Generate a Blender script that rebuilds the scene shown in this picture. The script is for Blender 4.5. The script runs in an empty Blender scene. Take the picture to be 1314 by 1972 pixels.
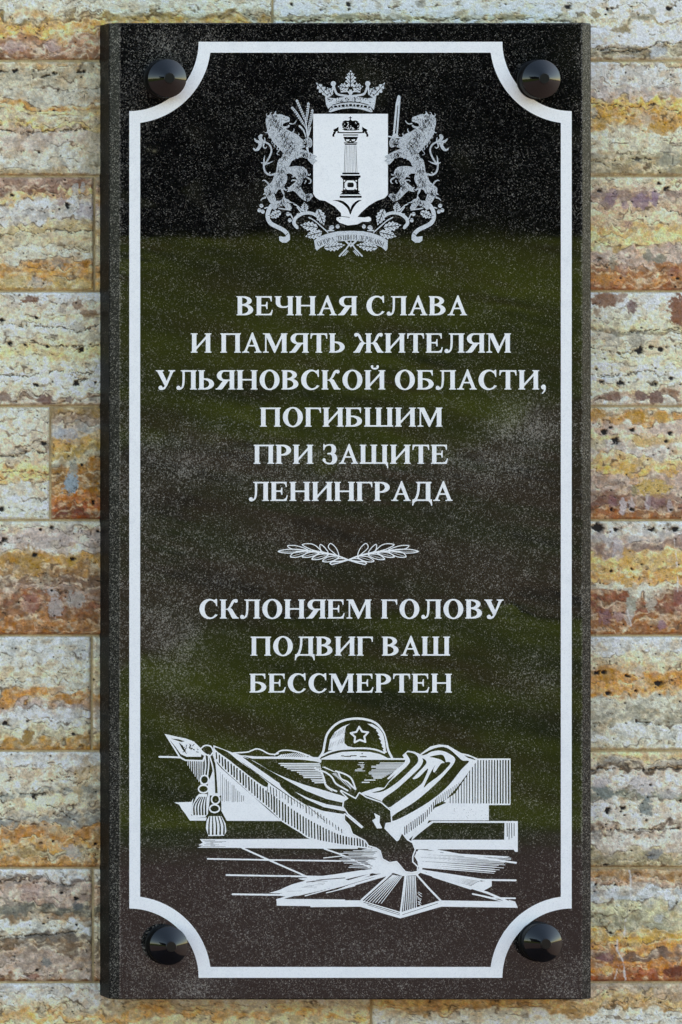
import bpy, bmesh, math, random
import numpy as np

# ---------------------------------------------------------------- scene, camera, light
sc = bpy.context.scene; col = sc.collection
PX = .000635                                  # metres per photograph pixel on the plaque's front
AX, AZ = 665.0, 750.0                         # photograph column of x = 0, row of eye level
EYE = 1.60; D = 6.0; FACE = -.0425             # eye height, distance to the plaque's front, y of that front (wall face is y = 0)
CAMX = -2.16
cam_d = bpy.data.cameras.new("camera"); cam = bpy.data.objects.new("camera", cam_d); col.objects.link(cam)
cam.location = (CAMX, FACE - D, EYE); cam.rotation_euler = (math.radians(90), 0, 0)
cam_d.sensor_fit = 'VERTICAL'; cam_d.sensor_height = 24; H_ = 1972 * PX
cam_d.lens = 24 * D / H_
cam_d.shift_x = ((657 - AX) * PX - CAMX) / H_; cam_d.shift_y = -(986 - AZ) / 1972
cam_d.clip_end = 2000
sc.camera = cam

SUN_EL, SUN_AZ = math.radians(48), math.radians(62)      # sun stands behind the wall, off to the right: the wall is in open shade
world = bpy.data.worlds.new("World"); sc.world = world; world.use_nodes = True
wn = world.node_tree; bg = wn.nodes["Background"]
sky = wn.nodes.new("ShaderNodeTexSky"); sky.sky_type = 'NISHITA'; sky.sun_disc = False
sky.sun_elevation = SUN_EL; sky.sun_rotation = SUN_AZ; sky.air_density = 1.0; sky.dust_density = .6; sky.ozone_density = 1.0
wn.links.new(sky.outputs[0], bg.inputs[0]); bg.inputs[1].default_value = .15
sun_d = bpy.data.lights.new("sun", 'SUN'); sun_d.energy = 4.2; sun_d.angle = math.radians(.5); sun_d.color = (1, .95, .88)
sun = bpy.data.objects.new("sun", sun_d); col.objects.link(sun); sun.location = (4, 6, 8)
sdir = np.array([math.sin(SUN_AZ) * math.cos(SUN_EL), math.cos(SUN_AZ) * math.cos(SUN_EL), math.sin(SUN_EL)])
import mathutils
sun.rotation_euler = mathutils.Vector(sdir.tolist()).to_track_quat('Z', 'Y').to_euler()
sc.view_settings.view_transform = 'Standard'; sc.view_settings.look = 'None'; sc.view_settings.gamma = 1
sc.view_settings.exposure = 2.1
sc.view_settings.use_white_balance = True; sc.view_settings.white_balance_temperature = 8500; sc.view_settings.white_balance_tint = 6
sc.cycles.max_bounces = 6; sc.cycles.glossy_bounces = 4; sc.cycles.diffuse_bounces = 3; sc.cycles.caustics_reflective = False; sc.cycles.caustics_refractive = False

def W(px, py, y=FACE):
    """world point at depth y that the photograph shows at (px, py)"""
    k = (y + D - FACE) / D
    return (CAMX + (px * PX - AX * PX - CAMX) * k, y, EYE + (AZ - py) * PX * k)

# ---------------------------------------------------------------- helpers
def lin(c): return tuple(((v / 255 + .055) / 1.055) ** 2.4 if v > 10 else v / 255 / 12.92 for v in c)
def tag(o, label=None, cat=None, group=None, kind=None):
    if label: o['label'] = label
    if cat: o['category'] = cat
    if group: o['group'] = group
    if kind: o['kind'] = kind
    return o
def empty(name, loc, parent=None):
    o = bpy.data.objects.new(name, None); col.objects.link(o); o.location = loc; o.empty_display_size = .05
    if parent: o.parent = parent; o.matrix_parent_inverse = mathutils.Matrix.Translation(-mathutils.Vector(parent.location))
    return o
def mesh_obj(name, V, F, mat, parent=None, smooth=False):
    me = bpy.data.meshes.new(name); me.from_pydata([tuple(v) for v in V], [], F); me.update()
    if mat: me.materials.append(mat)
    if smooth: me.polygons.foreach_set('use_smooth', [True] * len(me.polygons))
    o = bpy.data.objects.new(name, me); col.objects.link(o)
    if parent:
        o.parent = parent
        o.matrix_parent_inverse = parent_inv(parent)
    return o
def parent_inv(p):
    m = mathutils.Matrix.Identity(4)
    while p is not None:
        m = m @ mathutils.Matrix.Translation(-mathutils.Vector(p.location)) if p.parent is None else m
        p = p.parent
    return m
def new_mat(name):
    m = bpy.data.materials.new(name); m.use_nodes = True
    return m, m.node_tree, m.node_tree.nodes["Principled BSDF"]
class N:
    """tiny node-wiring helper"""
    def __init__(s, nt): s.nt = nt
    def n(s, t, **k):
        o = s.nt.nodes.new(t)
        for a, v in k.items():
            if a.startswith('i_'):
                key = a[2:]; key = int(key) if key.isdigit() else key.replace('_', ' ')
                o.inputs[key].default_value = v
            else: setattr(o, a, v)
        return o
    def l(s, a, b): s.nt.links.new(a, b)
    def coord(s): return s.n('ShaderNodeTexCoord').outputs['Object']
    def noise(s, scale, detail=3, rough=.5, vec=None, dist=0):
        o = s.n('ShaderNodeTexNoise', i_Scale=scale, i_Detail=detail, i_Roughness=rough, i_Distortion=dist)
        s.l(vec if vec is not None else s.coord(), o.inputs['Vector']); return o.outputs[0]
    def map(s, f, a, b, c=0.0, d=1.0):
        o = s.n('ShaderNodeMapRange', i_1=a, i_2=b, i_3=c, i_4=d); s.l(f, o.inputs[0]); return o.outputs[0]
    def math(s, op, a, b):
        o = s.n('ShaderNodeMath', operation=op)
        for k, v in ((0, a), (1, b)):
            if isinstance(v, (int, float)): o.inputs[k].default_value = v
            else: s.l(v, o.inputs[k])
        return o.outputs[0]
    def mix(s, f, a, b, mode='MIX'):
        o = s.n('ShaderNodeMix', data_type='RGBA', blend_type=mode)
        for k, v in ((0, f), (6, a), (7, b)):
            if isinstance(v, (int, float)): o.inputs[k].default_value = v
            elif isinstance(v, tuple): o.inputs[k].default_value = tuple(v) + (1,) if len(v) == 3 else v
            else: s.l(v, o.inputs[k])
        return o.outputs[2]
    def bump(s, h, strength, dist, bsdf):
        o = s.n('ShaderNodeBump', i_Strength=strength, i_Distance=dist); s.l(h, o.inputs['Height']); s.l(o.outputs[0], bsdf.inputs['Normal']); return o

# ---- 2-D noise in numpy
def vnoise(x, y, seed):
    xi = np.floor(x).astype(np.int64); yi = np.floor(y).astype(np.int64); fx = x - xi; fy = y - yi
    fx = fx * fx * fx * (fx * (fx * 6 - 15) + 10); fy = fy * fy * fy * (fy * (fy * 6 - 15) + 10)
    def h(a, b):
        n = (a * 374761393 + b * 668265263 + seed * 1274126177) & 0xFFFFFFFF
        n = ((n ^ (n >> 13)) * 1274126177) & 0xFFFFFFFF
        n = ((n ^ (n >> 16)) * 2246822519) & 0xFFFFFFFF
        return ((n ^ (n >> 15)) & 0xFFFF) / 65535.0
    return (h(xi, yi) * (1 - fx) + h(xi + 1, yi) * fx) * (1 - fy) + (h(xi, yi + 1) * (1 - fx) + h(xi + 1, yi + 1) * fx) * fy
def fbm(x, y, seed, o=4, g=.5):
    s = 0; a = 1; t = 0
    for k in range(o):
        s = s + a * vnoise(x * 2 ** k + 17.3 * k, y * 2 ** k + 5.1 * k, seed + k * 101); t += a; a *= g
    return s / t
def sstep(a, b, x):
    t = np.clip((x - a) / (b - a), 0, 1); return t * t * (3 - 2 * t)
# ---------------------------------------------------------------- ART: engraved drawings as signed-distance shapes
def poly_sdf(P, X, Y):
    """signed distance, positive inside, of closed polygon P on grid X (1,n), Y (m,1)"""
    P = np.asarray(P, float); Q = np.roll(P, -1, 0)
    d2 = np.full((Y.shape[0], X.shape[1]), 1e18); ins = np.zeros(d2.shape, bool)
    for (x0, y0), (x1, y1) in zip(P, Q):
        dx, dy = x1 - x0, y1 - y0; L = dx * dx + dy * dy
        if L < 1e-12: continue
        t = np.clip(((X - x0) * dx + (Y - y0) * dy) / L, 0, 1)
        d2 = np.minimum(d2, (X - x0 - t * dx) ** 2 + (Y - y0 - t * dy) ** 2)
        if y0 != y1:
            c = ((Y > y0) != (Y > y1)) & (X < (Y - y0) * dx / dy + x0)
            ins ^= c
    d = np.sqrt(d2)
    return np.where(ins, d, -d)

def catmull(P, closed=True, n=6):
    P = [np.asarray(p, float) for p in P]; N = len(P); out = []
    rng_ = range(N) if closed else range(N - 1)
    for i in rng_:
        if closed: a, b, c, d = P[i - 1], P[i], P[(i + 1) % N], P[(i + 2) % N]
        else: a, b, c, d = P[max(i - 1, 0)], P[i], P[i + 1], P[min(i + 2, N - 1)]
        for k in range(n):
            t = k / n
            out.append(.5 * ((2 * b) + (c - a) * t + (2 * a - 5 * b + 4 * c - d) * t * t + (3 * b - a - 3 * c + d) * t ** 3))
    if not closed: out.append(P[-1])
    return np.array(out)

class Art:
    def __init__(s, x0, y0, x1, y1, step=.6):
        s.h = step; s.xs = np.arange(x0, x1 + step, step); s.ys = np.arange(y0, y1 + step, step)
        s.f = np.full((len(s.ys), len(s.xs)), -5.0); s.T = (0, 0, 1.0); s.rot = None
    def tr(s, P):
        P = np.asarray(P, float).reshape(-1, 2)
        if s.rot is not None:
            a, cx, cy = s.rot; c, n = math.cos(a), math.sin(a)
            P = np.stack([cx + (P[:, 0]) * c - (P[:, 1]) * n, cy + P[:, 0] * n + P[:, 1] * c], 1)
        return P / s.T[2] + np.array(s.T[:2])
    def win(s, P, pad):
        i0 = max(0, int((P[:, 0].min() - pad - s.xs[0]) / s.h)); i1 = min(len(s.xs), int((P[:, 0].max() + pad - s.xs[0]) / s.h) + 2)
        j0 = max(0, int((P[:, 1].min() - pad - s.ys[0]) / s.h)); j1 = min(len(s.ys), int((P[:, 1].max() + pad - s.ys[0]) / s.h) + 2)
        return i0, i1, j0, j1
    def _apply(s, w, d, add):
        i0, i1, j0, j1 = w
        v = s.f[j0:j1, i0:i1]
        s.f[j0:j1, i0:i1] = np.maximum(v, d) if add else np.minimum(v, -d)
    def poly(s, P, add=True, smooth=False, n=6):
        P = s.tr(P)
        if smooth: P = catmull(P, True, n)
        w = s.win(P, 2.0); i0, i1, j0, j1 = w
        if i1 <= i0 or j1 <= j0: return
        s._apply(w, poly_sdf(P, s.xs[None, i0:i1], s.ys[j0:j1, None]), add)
    def cut(s, P, smooth=False): s.poly(P, False, smooth)
    def line(s, P, w, add=True, smooth=False, w1=None):
        """stroke; w, w1 = widths at start and end, in the current transform's units"""
        P = s.tr(P)
        if smooth: P = catmull(P, False, 5)
        r0 = w / 2 / s.T[2]; r1 = r0 if w1 is None else w1 / 2 / s.T[2]
        W = s.win(P, max(r0, r1) + 2); i0, i1, j0, j1 = W
        if i1 <= i0 or j1 <= j0: return
        X = s.xs[None, i0:i1]; Y = s.ys[j0:j1, None]; d = np.full((j1 - j0, i1 - i0), -9.0)
        n = len(P) - 1
        for k in range(n):
            (x0, y0), (x1, y1) = P[k], P[k + 1]; dx, dy = x1 - x0, y1 - y0; L = dx * dx + dy * dy
            t = np.clip(((X - x0) * dx + (Y - y0) * dy) / (L + 1e-12), 0, 1)
            r = r0 + (r1 - r0) * (k + t) / n
            d = np.maximum(d, r - np.sqrt((X - x0 - t * dx) ** 2 + (Y - y0 - t * dy) ** 2))
        s._apply(W, d, add)
    def cline(s, P, w, smooth=False, w1=None): s.line(P, w, False, smooth, w1)
    def dot(s, x, y, r, add=True, ry=None):
        a = np.linspace(0, 2 * math.pi, 18)[:-1]
        s.poly(np.stack([x + r * np.cos(a), y + (ry or r) * np.sin(a)], 1), add)

def extract(A):
    """marching squares over A.f > 0 -> verts (x,y px), faces; runs of full cells merged into long quads"""
    f = A.f; xs = A.xs; ys = A.ys
    f = np.where(np.abs(f) < 1e-4, 1e-4, f)
    ins = f > 0
    full = ins[:-1, :-1] & ins[:-1, 1:] & ins[1:, :-1] & ins[1:, 1:]
    anyc = ins[:-1, :-1] | ins[:-1, 1:] | ins[1:, :-1] | ins[1:, 1:]
    V = []; F = []; vid = {}
    def vert(key, x, y):
        k = vid.get(key)
        if k is None: k = vid[key] = len(V); V.append((x, y))
        return k
    active = {}
    def close(k, j0, j1):
        i0, i1 = k
        a = vert(('g', i0, j0), xs[i0], ys[j0]); b = vert(('g', i1, j0), xs[i1], ys[j0])
        c = vert(('g', i1, j1), xs[i1], ys[j1]); d = vert(('g', i0, j1), xs[i0], ys[j1])
        F.append((a, b, c, d))
    H = full.shape[0]
    for j in range(H + 1):
        now = set()
        if j < H and full[j].any():
            r = np.diff(np.concatenate([[0], full[j].astype(int), [0]]))
            now = set(zip(np.where(r == 1)[0].tolist(), np.where(r == -1)[0].tolist()))
        for k in [k for k in active if k not in now]: close(k, active.pop(k), j)
        for k in now:
            if k not in active: active[k] = j
    jj, ii = np.where(anyc & ~full)
    for j, i in zip(jj.tolist(), ii.tolist()):
        c = ((i, j), (i + 1, j), (i + 1, j + 1), (i, j + 1))
        v = [f[b, a] for a, b in c]; pos = [q > 0 for q in v]
        def cross(k):
            (a0, b0), (a1, b1) = c[k], c[(k + 1) % 4]; t = v[k] / (v[k] - v[(k + 1) % 4])
            if a0 > a1 or b0 > b1: key = ('e', a1, b1, a0, b0)
            else: key = ('e', a0, b0, a1, b1)
            return vert(key, xs[a0] + t * (xs[a1] - xs[a0]), ys[b0] + t * (ys[b1] - ys[b0]))
        if sum(pos) == 2 and pos[0] == pos[2]:          # saddle: two corners apart
            for k in range(4):
                if pos[k]: F.append((vert(('g',) + c[k], xs[c[k][0]], ys[c[k][1]]), cross(k), cross((k + 3) % 4)))
            continue
        poly = []
        for k in range(4):
            if pos[k]: poly.append(vert(('g',) + c[k], xs[c[k][0]], ys[c[k][1]]))
            if pos[k] != pos[(k + 1) % 4]: poly.append(cross(k))
        if len(poly) >= 3: F.append(tuple(poly))
    return V, F

# ---- bold roman capitals, units of 1/1000 em, y up, cap height 662
def arc(cx, cy, rx, ry, a0, a1, n=22):
    a = np.radians(np.linspace(a0, a1, n)); return list(zip(cx + rx * np.cos(a), cy + ry * np.sin(a)))
def glyph_ops(ch):
    O = []; W = 0
    def add(P): O.append((1, P))
    def sub(P): O.append((0, P))
    def stem(x, w=148, y0=0, y1=662, bot=1, top=1, o=44):
        add([(x, y0), (x + w, y0), (x + w, y1), (x, y1)])
        if bot: add([(x - o, 0), (x + w + o, 0), (x + w + o, 19)] + [(x + w + 8, 22), (x + w, 36), (x, 36), (x - 8, 22)] + [(x - o, 19)])
        if top: add([(x - o, 662), (x + w + o, 662), (x + w + o, 643), (x + w + 8, 640), (x + w, 626), (x, 626), (x - 8, 640), (x - o, 643)])
    def rc(x0, y0, x1, y1): add([(x0, y0), (x1, y0), (x1, y1), (x0, y1)])
    def bowl(x, xr, y0, y1, t=36, th=150, side=1):
        """D shape from x to xr between y0 and y1: outer minus inner"""
        h = (y1 - y0) / 2; cy = (y0 + y1) / 2; m = x + (xr - x) * .42
        out = [(x, y0), (m, y0)] + arc(m, cy, xr - m, h, -90, 90) + [(x, y1)]
        xi = xr - th * side
        mi = x + (xi - x) * .40
        inn = [(x, y0 + t), (mi, y0 + t)] + arc(mi, cy, xi - mi, h - t, -90, 90) + [(x, y1 - t)]
        return out, inn
    def arm_top(x, xr):                      # top bar with a drop serif at its right end (Е Б Г Т)
        rc(x, 625, xr, 662); add([(xr - 120, 630), (xr - 60, 600), (xr - 35, 560), (xr - 20, 490), (xr + 2, 490), (xr - 4, 662), (xr - 120, 662)])
    def breve(cx):
        O.append(('l', [(cx - 112, 800), (cx - 90, 745), (cx, 722), (cx + 90, 745), (cx + 112, 800)], 44))
        add(arc(cx - 100, 800, 38, 38, 0, 360)); add(arc(cx + 100, 800, 38, 38, 0, 360))
    if ch == 'В':
        W = 667; stem(60, o=44)
        o1, i1 = bowl(60, 560, 345, 662); o2, i2 = bowl(60, 615, 0, 372, 36, 165)
        add(o1); add(o2); 
        sub([(208, 372)] + i1[1:-1] + [(208, 626)]); sub([(208, 36)] + i2[1:-1] + [(208, 336)])
        add([(16, 0), (208, 0), (208, 19), (16, 19)]); 
    elif ch in 'РЬБЫ':
        W = {'Р': 611, 'Ь': 612, 'Б': 655, 'Ы': 900}[ch]
        if ch == 'Р':
            o1, i1 = bowl(60, 580, 290, 662, 36, 160); add(o1); sub([(208, 326)] + i1[1:-1] + [(208, 626)]); stem(60)
        else:
            xr = {'Ь': 582, 'Б': 615, 'Ы': 560}[ch]
            o1, i1 = bowl(60, xr, 0, 378, 36, 160); add(o1); sub([(208, 36)] + i1[1:-1] + [(208, 342)])
            stem(60, bot=0, top=1); rc(16, 0, 208, 19); add([(16, 19), (48, 27), (60, 52), (60, 0)])
            if ch == 'Б': arm_top(60, 580)
            if ch == 'Ы': stem(690)
    elif ch == 'Е':
        W = 667; stem(60); arm_top(60, 596); rc(60, 0, 590, 37)
        add([(590, 0), (636, 180), (612, 180), (585, 110), (540, 60), (470, 34), (470, 0)])
        rc(200, 322, 380, 358); add([(370, 322), (400, 290), (414, 220), (440, 220), (440, 460), (414, 460), (400, 390), (370, 358)])
    elif ch == 'Г':
        W = 620; stem(60); arm_top(60, 590)
    elif ch == 'Н':
        W = 778; stem(60); stem(570); rc(200, 315, 580, 355)
    elif ch == 'П':
        W = 778; stem(60, top=0); stem(570, top=0); rc(16, 643, 762, 662); rc(60, 622, 718, 662)
        add([(16, 643), (48, 635), (60, 610), (60, 662), (16, 662)]); add([(762, 643), (730, 635), (718, 610), (718, 662), (762, 662)])
    elif ch in 'ИЙ':
        W = 778; stem(60); stem(570); add([(200, 92), (200, 175), (578, 575), (578, 492)])
        if ch == 'Й': breve(389)
    elif ch in 'ШЩ':
        W = 1070 if ch == 'Ш' else 1085; stem(60); stem(460); stem(860); rc(30, 0, 1040, 37)
        if ch == 'Щ': add([(980, 0), (1052, 0), (1052, 19), (1046, 30), (1060, -160), (1036, -160), (1020, -90), (985, -30), (930, 0)])
    elif ch == 'Т':
        W = 667; stem(260, top=0); rc(60, 625, 610, 662)
        for s_ in (1, -1):
            cx = 334; add([(cx + s_ * (302 - 120), 630), (cx + s_ * 244, 600), (cx + s_ * 268, 560), (cx + s_ * 282, 490), (cx + s_ * 304, 490), (cx + s_ * 298, 662), (cx + s_ * 180, 662)])
    elif ch == 'Ч':
        W = 720; stem(510, o=44); stem(60, y0=430, bot=0)
        add([(60, 470)] + arc(300, 440, 240, 182, 180, 270) + [(420, 262), (520, 300), (520, 345), (440, 312), (330, 302)] + arc(330, 430, 122, 128, 270, 180) + [(208, 470)])
    elif ch == 'А':
        W = 722; add([(9, 0), (250, 0), (250, 19), (200, 24), (175, 50), (182, 95), (352, 500), (520, 95), (532, 50), (515, 26), (462, 19), (462, 0), (708, 0), (708, 19), (672, 28), (640, 80), (395, 690), (366, 690), (128, 130), (85, 50), (50, 24), (9, 19)])
        rc(190, 218, 505, 254)
    elif ch == 'Я':
        W = 722; stem(520)
        h = 362; 
        o1 = [(600, 300), (330, 300)] + arc(290, 481, 235, 181, 270, 90) + [(600, 662)]
        i1 = [(520, 336), (400, 336)] + arc(330, 481, 120, 145, 270, 90) + [(520, 626)]
        add(o1); sub(i1); add([(300, 330), (400, 330), (520, 330), (520, 300), (460, 300), (262, 40), (235, 15), (205, 0), (8, 0), (8, 19), (50, 26), (100, 70)])
        stem(520)
    elif ch == 'О':
        W = 778; add(arc(389, 331, 354, 350, 0, 360, 48)); sub(arc(389, 331, 188, 314, 0, 360, 44))
    elif ch == 'С':
        W = 722
        add(arc(385, 331, 356, 350, 48, 322, 44) + [(678, 126), (664, 112)] + arc(425, 331, 225, 306, 322, 48, 40))
        add([(540, 645), (590, 648), (625, 681), (654, 681), (660, 440), (636, 440), (606, 540), (560, 600), (520, 618)])
    elif ch == 'З':
        W = 600
        o1, i1 = bowl(240, 520, 330, 681, 36, 150); o2, i2 = bowl(230, 560, -19, 372, 40, 165)
        add([(150, 681)] + o1[1:-1] + [(240, 681)] if 0 else [(230, 330)] + o1[1:-1] + [(230, 681)])
        add(o2)
        sub([(140, 372), (250, 372)] + [(p, q) for p, q in i1[1:-1]] + [(140, 645)])
        sub([(140, 30), (220, 26)] + [(p, q) for p, q in i2[1:-1]] + [(140, 332)])
        add([(240, 332), (350, 332), (350, 372), (240, 372), (205, 366), (205, 338)])
        add([(300, 681), (210, 674), (140, 650), (92, 660), (84, 681), (60, 681), (56, 480), (78, 480), (105, 560), (160, 620), (230, 645), (300, 645)])
        add([(300, -19), (200, -12), (110, 22), (48, 90), (36, 150), (52, 178), (85, 172), (120, 110), (170, 50), (230, 24), (300, 21)])
        add(arc(82, 132, 50, 50, 0, 360))
    elif ch in 'ЛД':
        W = 750 if ch == 'Л' else 740
        if ch == 'Л':
            stem(545, top=0); rc(180, 643, 737, 662); rc(250, 622, 700, 662); add([(737, 643), (705, 635), (693, 610), (693, 662)])
            add([(235, 650), (300, 650), (300, 330), (285, 170), (245, 60), (180, 5), (110, -14), (45, -8), (45, 40), (130, 40), (180, 60), (215, 120), (232, 240), (236, 400)])
            add([(170, 643), (215, 635), (240, 600), (300, 600), (300, 662), (170, 662)])
            add(arc(80, 52, 66, 66, 0, 360))
        else:
            rc(520, 0, 668, 662); rc(180, 643, 712, 662); rc(240, 622, 700, 662); add([(712, 643), (680, 635), (668, 610), (668, 662)])
            add([(215, 650), (285, 650), (280, 400), (250, 220), (190, 60), (130, 20), (60, 20), (130, 100), (190, 260), (212, 450)])
            add([(160, 643), (200, 635), (220, 600), (290, 600), (290, 662), (160, 662)])
            rc(30, 0, 725, 40)
            add([(30, 40), (18, -165), (42, -165), (70, -80), (120, -25), (190, 0), (190, 40)]); add([(725, 40), (737, -165), (713, -165), (685, -80), (635, -25), (565, 0), (565, 40)])
    elif ch == 'М':
        W = 944
        stem(720, 148, o=40); rc(95, 10, 133, 640)
        add([(14, 0), (214, 0), (214, 19), (160, 28), (133, 60), (95, 60), (68, 28), (14, 19)])
        add([(14, 662), (250, 662), (480, 190), (720, 662), (730, 662), (730, 560), (455, -8), (425, -8), (125, 590), (95, 632), (60, 643), (14, 643)])
    elif ch in 'КЖ':
        def arms(x, sx):
            f = lambda L: [(x + sx * p, q) for p, q in L]
            add(f([(-5, 320), (90, 345), (150, 420), (195, 520), (240, 610), (300, 665), (380, 678), (430, 660), (430, 590), (380, 590), (335, 600), (300, 560), (255, 470), (215, 410), (160, 365), (240, 330), (330, 180), (400, 70), (440, 28), (478, 19), (478, 0), (262, 0), (230, 50), (130, 250), (80, 310), (-5, 318)]))
            add([(x + sx * p, q) for p, q in arc(388, 618, 58, 58, 0, 360)])
        if ch == 'К': W = 705; stem(60); arms(208, 1)
        else: W = 1090; stem(471, o=44); arms(619, 1); arms(471, -1)
    elif ch == 'У':
        W = 709
        add([(10, 662), (290, 662), (290, 643), (245, 632), (240, 600), (400, 275), (520, 560), (530, 620), (510, 638), (465, 643), (465, 662), (700, 662), (700, 643), (650, 630), (610, 580), (400, 120), (330, 20), (250, -16), (170, -14), (170, 50), (250, 50), (310, 80), (335, 120), (80, 590), (50, 630), (10, 643)])
        add(arc(175, 55, 68, 68, 0, 360))
    elif ch == ',':
        W = 250
        add(arc(118, 80, 80, 78, 0, 360)); add([(198, 80), (192, 0), (160, -80), (110, -130), (70, -155), (60, -136), (105, -95), (135, -40), (138, 10)])
    return O, (W or 250)
def draw_glyph(A, ch, ox, oy, sx, sy):
    O, W = glyph_ops(ch)
    for o in O:
        P = [(ox + p * sx, oy - q * sy) for p, q in o[1]]
        if o[0] == 'l': A.line(P, o[2] * sy, smooth=True)
        elif o[0]: A.poly(P)
        else: A.cut(P)
LINES = [("ВЕЧНАЯ СЛАВА", 455, 900, 570.5, 607), ("И ПАМЯТЬ ЖИТЕЛЯМ", 367, 986, 642, 679), ("УЛЬЯНОВСКОЙ ОБЛАСТИ,", 300, 1053, 713, 750),
         ("ПОГИБШИМ", 500, 854, 785, 821.5), ("ПРИ ЗАЩИТЕ", 488, 864, 856.5, 893), ("ЛЕНИНГРАДА", 479, 872, 928, 964.5),
         ("СКЛОНЯЕМ ГОЛОВУ", 383, 970, 1154.5, 1191), ("ПОДВИГ ВАШ", 482, 868, 1226, 1262.5), ("БЕССМЕРТЕН", 480, 871, 1297.5, 1333.5)]
def line_letters():
    out = []
    for txt, x0, x1, yt, yb in LINES:
        adv = [glyph_ops(c)[1] if c != ' ' else 262 for c in txt]
        k = (x1 - x0) / (sum(adv) - 30); sy = (yb - yt) / 662
        x = x0 - 12 * k; L = []
        for c, a in zip(txt, adv):
            if c != ' ':
                A = Art(x - 4, yt - 14, x + a * k + 6, yb + 14, .5)
                draw_glyph(A, c, x + a * k * .017, yb - .25, k * .955, sy * .985); A.f += .42; L.append((c, A))
            x += a * k
        out.append((txt, L))
    return out

def border_art():
    A = Art(244, 76, 1106, 1890, .8)
    def frame(x0, y0, x1, y1, r, add):
        P = []
        for cx, cy, a0, sx, sy in ((x0, y0, 0, 1, 1), (x1, y0, 0, -1, 1), (x1, y1, 0, -1, -1), (x0, y1, 0, 1, -1)):
            a = np.radians(np.linspace(0, 90, 30))
            arcp = [(cx + sx * r * math.cos(t), cy + sy * r * math.sin(t)) for t in a]
            if sx * sy > 0: arcp = arcp[::-1]
            P += arcp
        A.poly(P, add)
    rng = random.Random(3)
    # outer edge: arcs centred on the outer corners; the inner edge follows 21 px inside
    frame(249, 80.5, 1101, 1883, 133.5, True)
    P = []
    for cx, cy, sx, sy in ((249, 80.5, 1, 1), (1101, 80.5, -1, 1), (1101, 1883, -1, -1), (249, 1883, 1, -1)):
        R = 133.5 + 24; b = 21.0
        a0 = math.asin(b / R); a1 = math.acos(b / R)
        a = np.linspace(a0, a1, 30); L = [(cx + sx * R * math.cos(t), cy + sy * R * math.sin(t)) for t in a]
        if sx * sy > 0: L = L[::-1]
        P += L
    A.cut(P)
    return A

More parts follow.
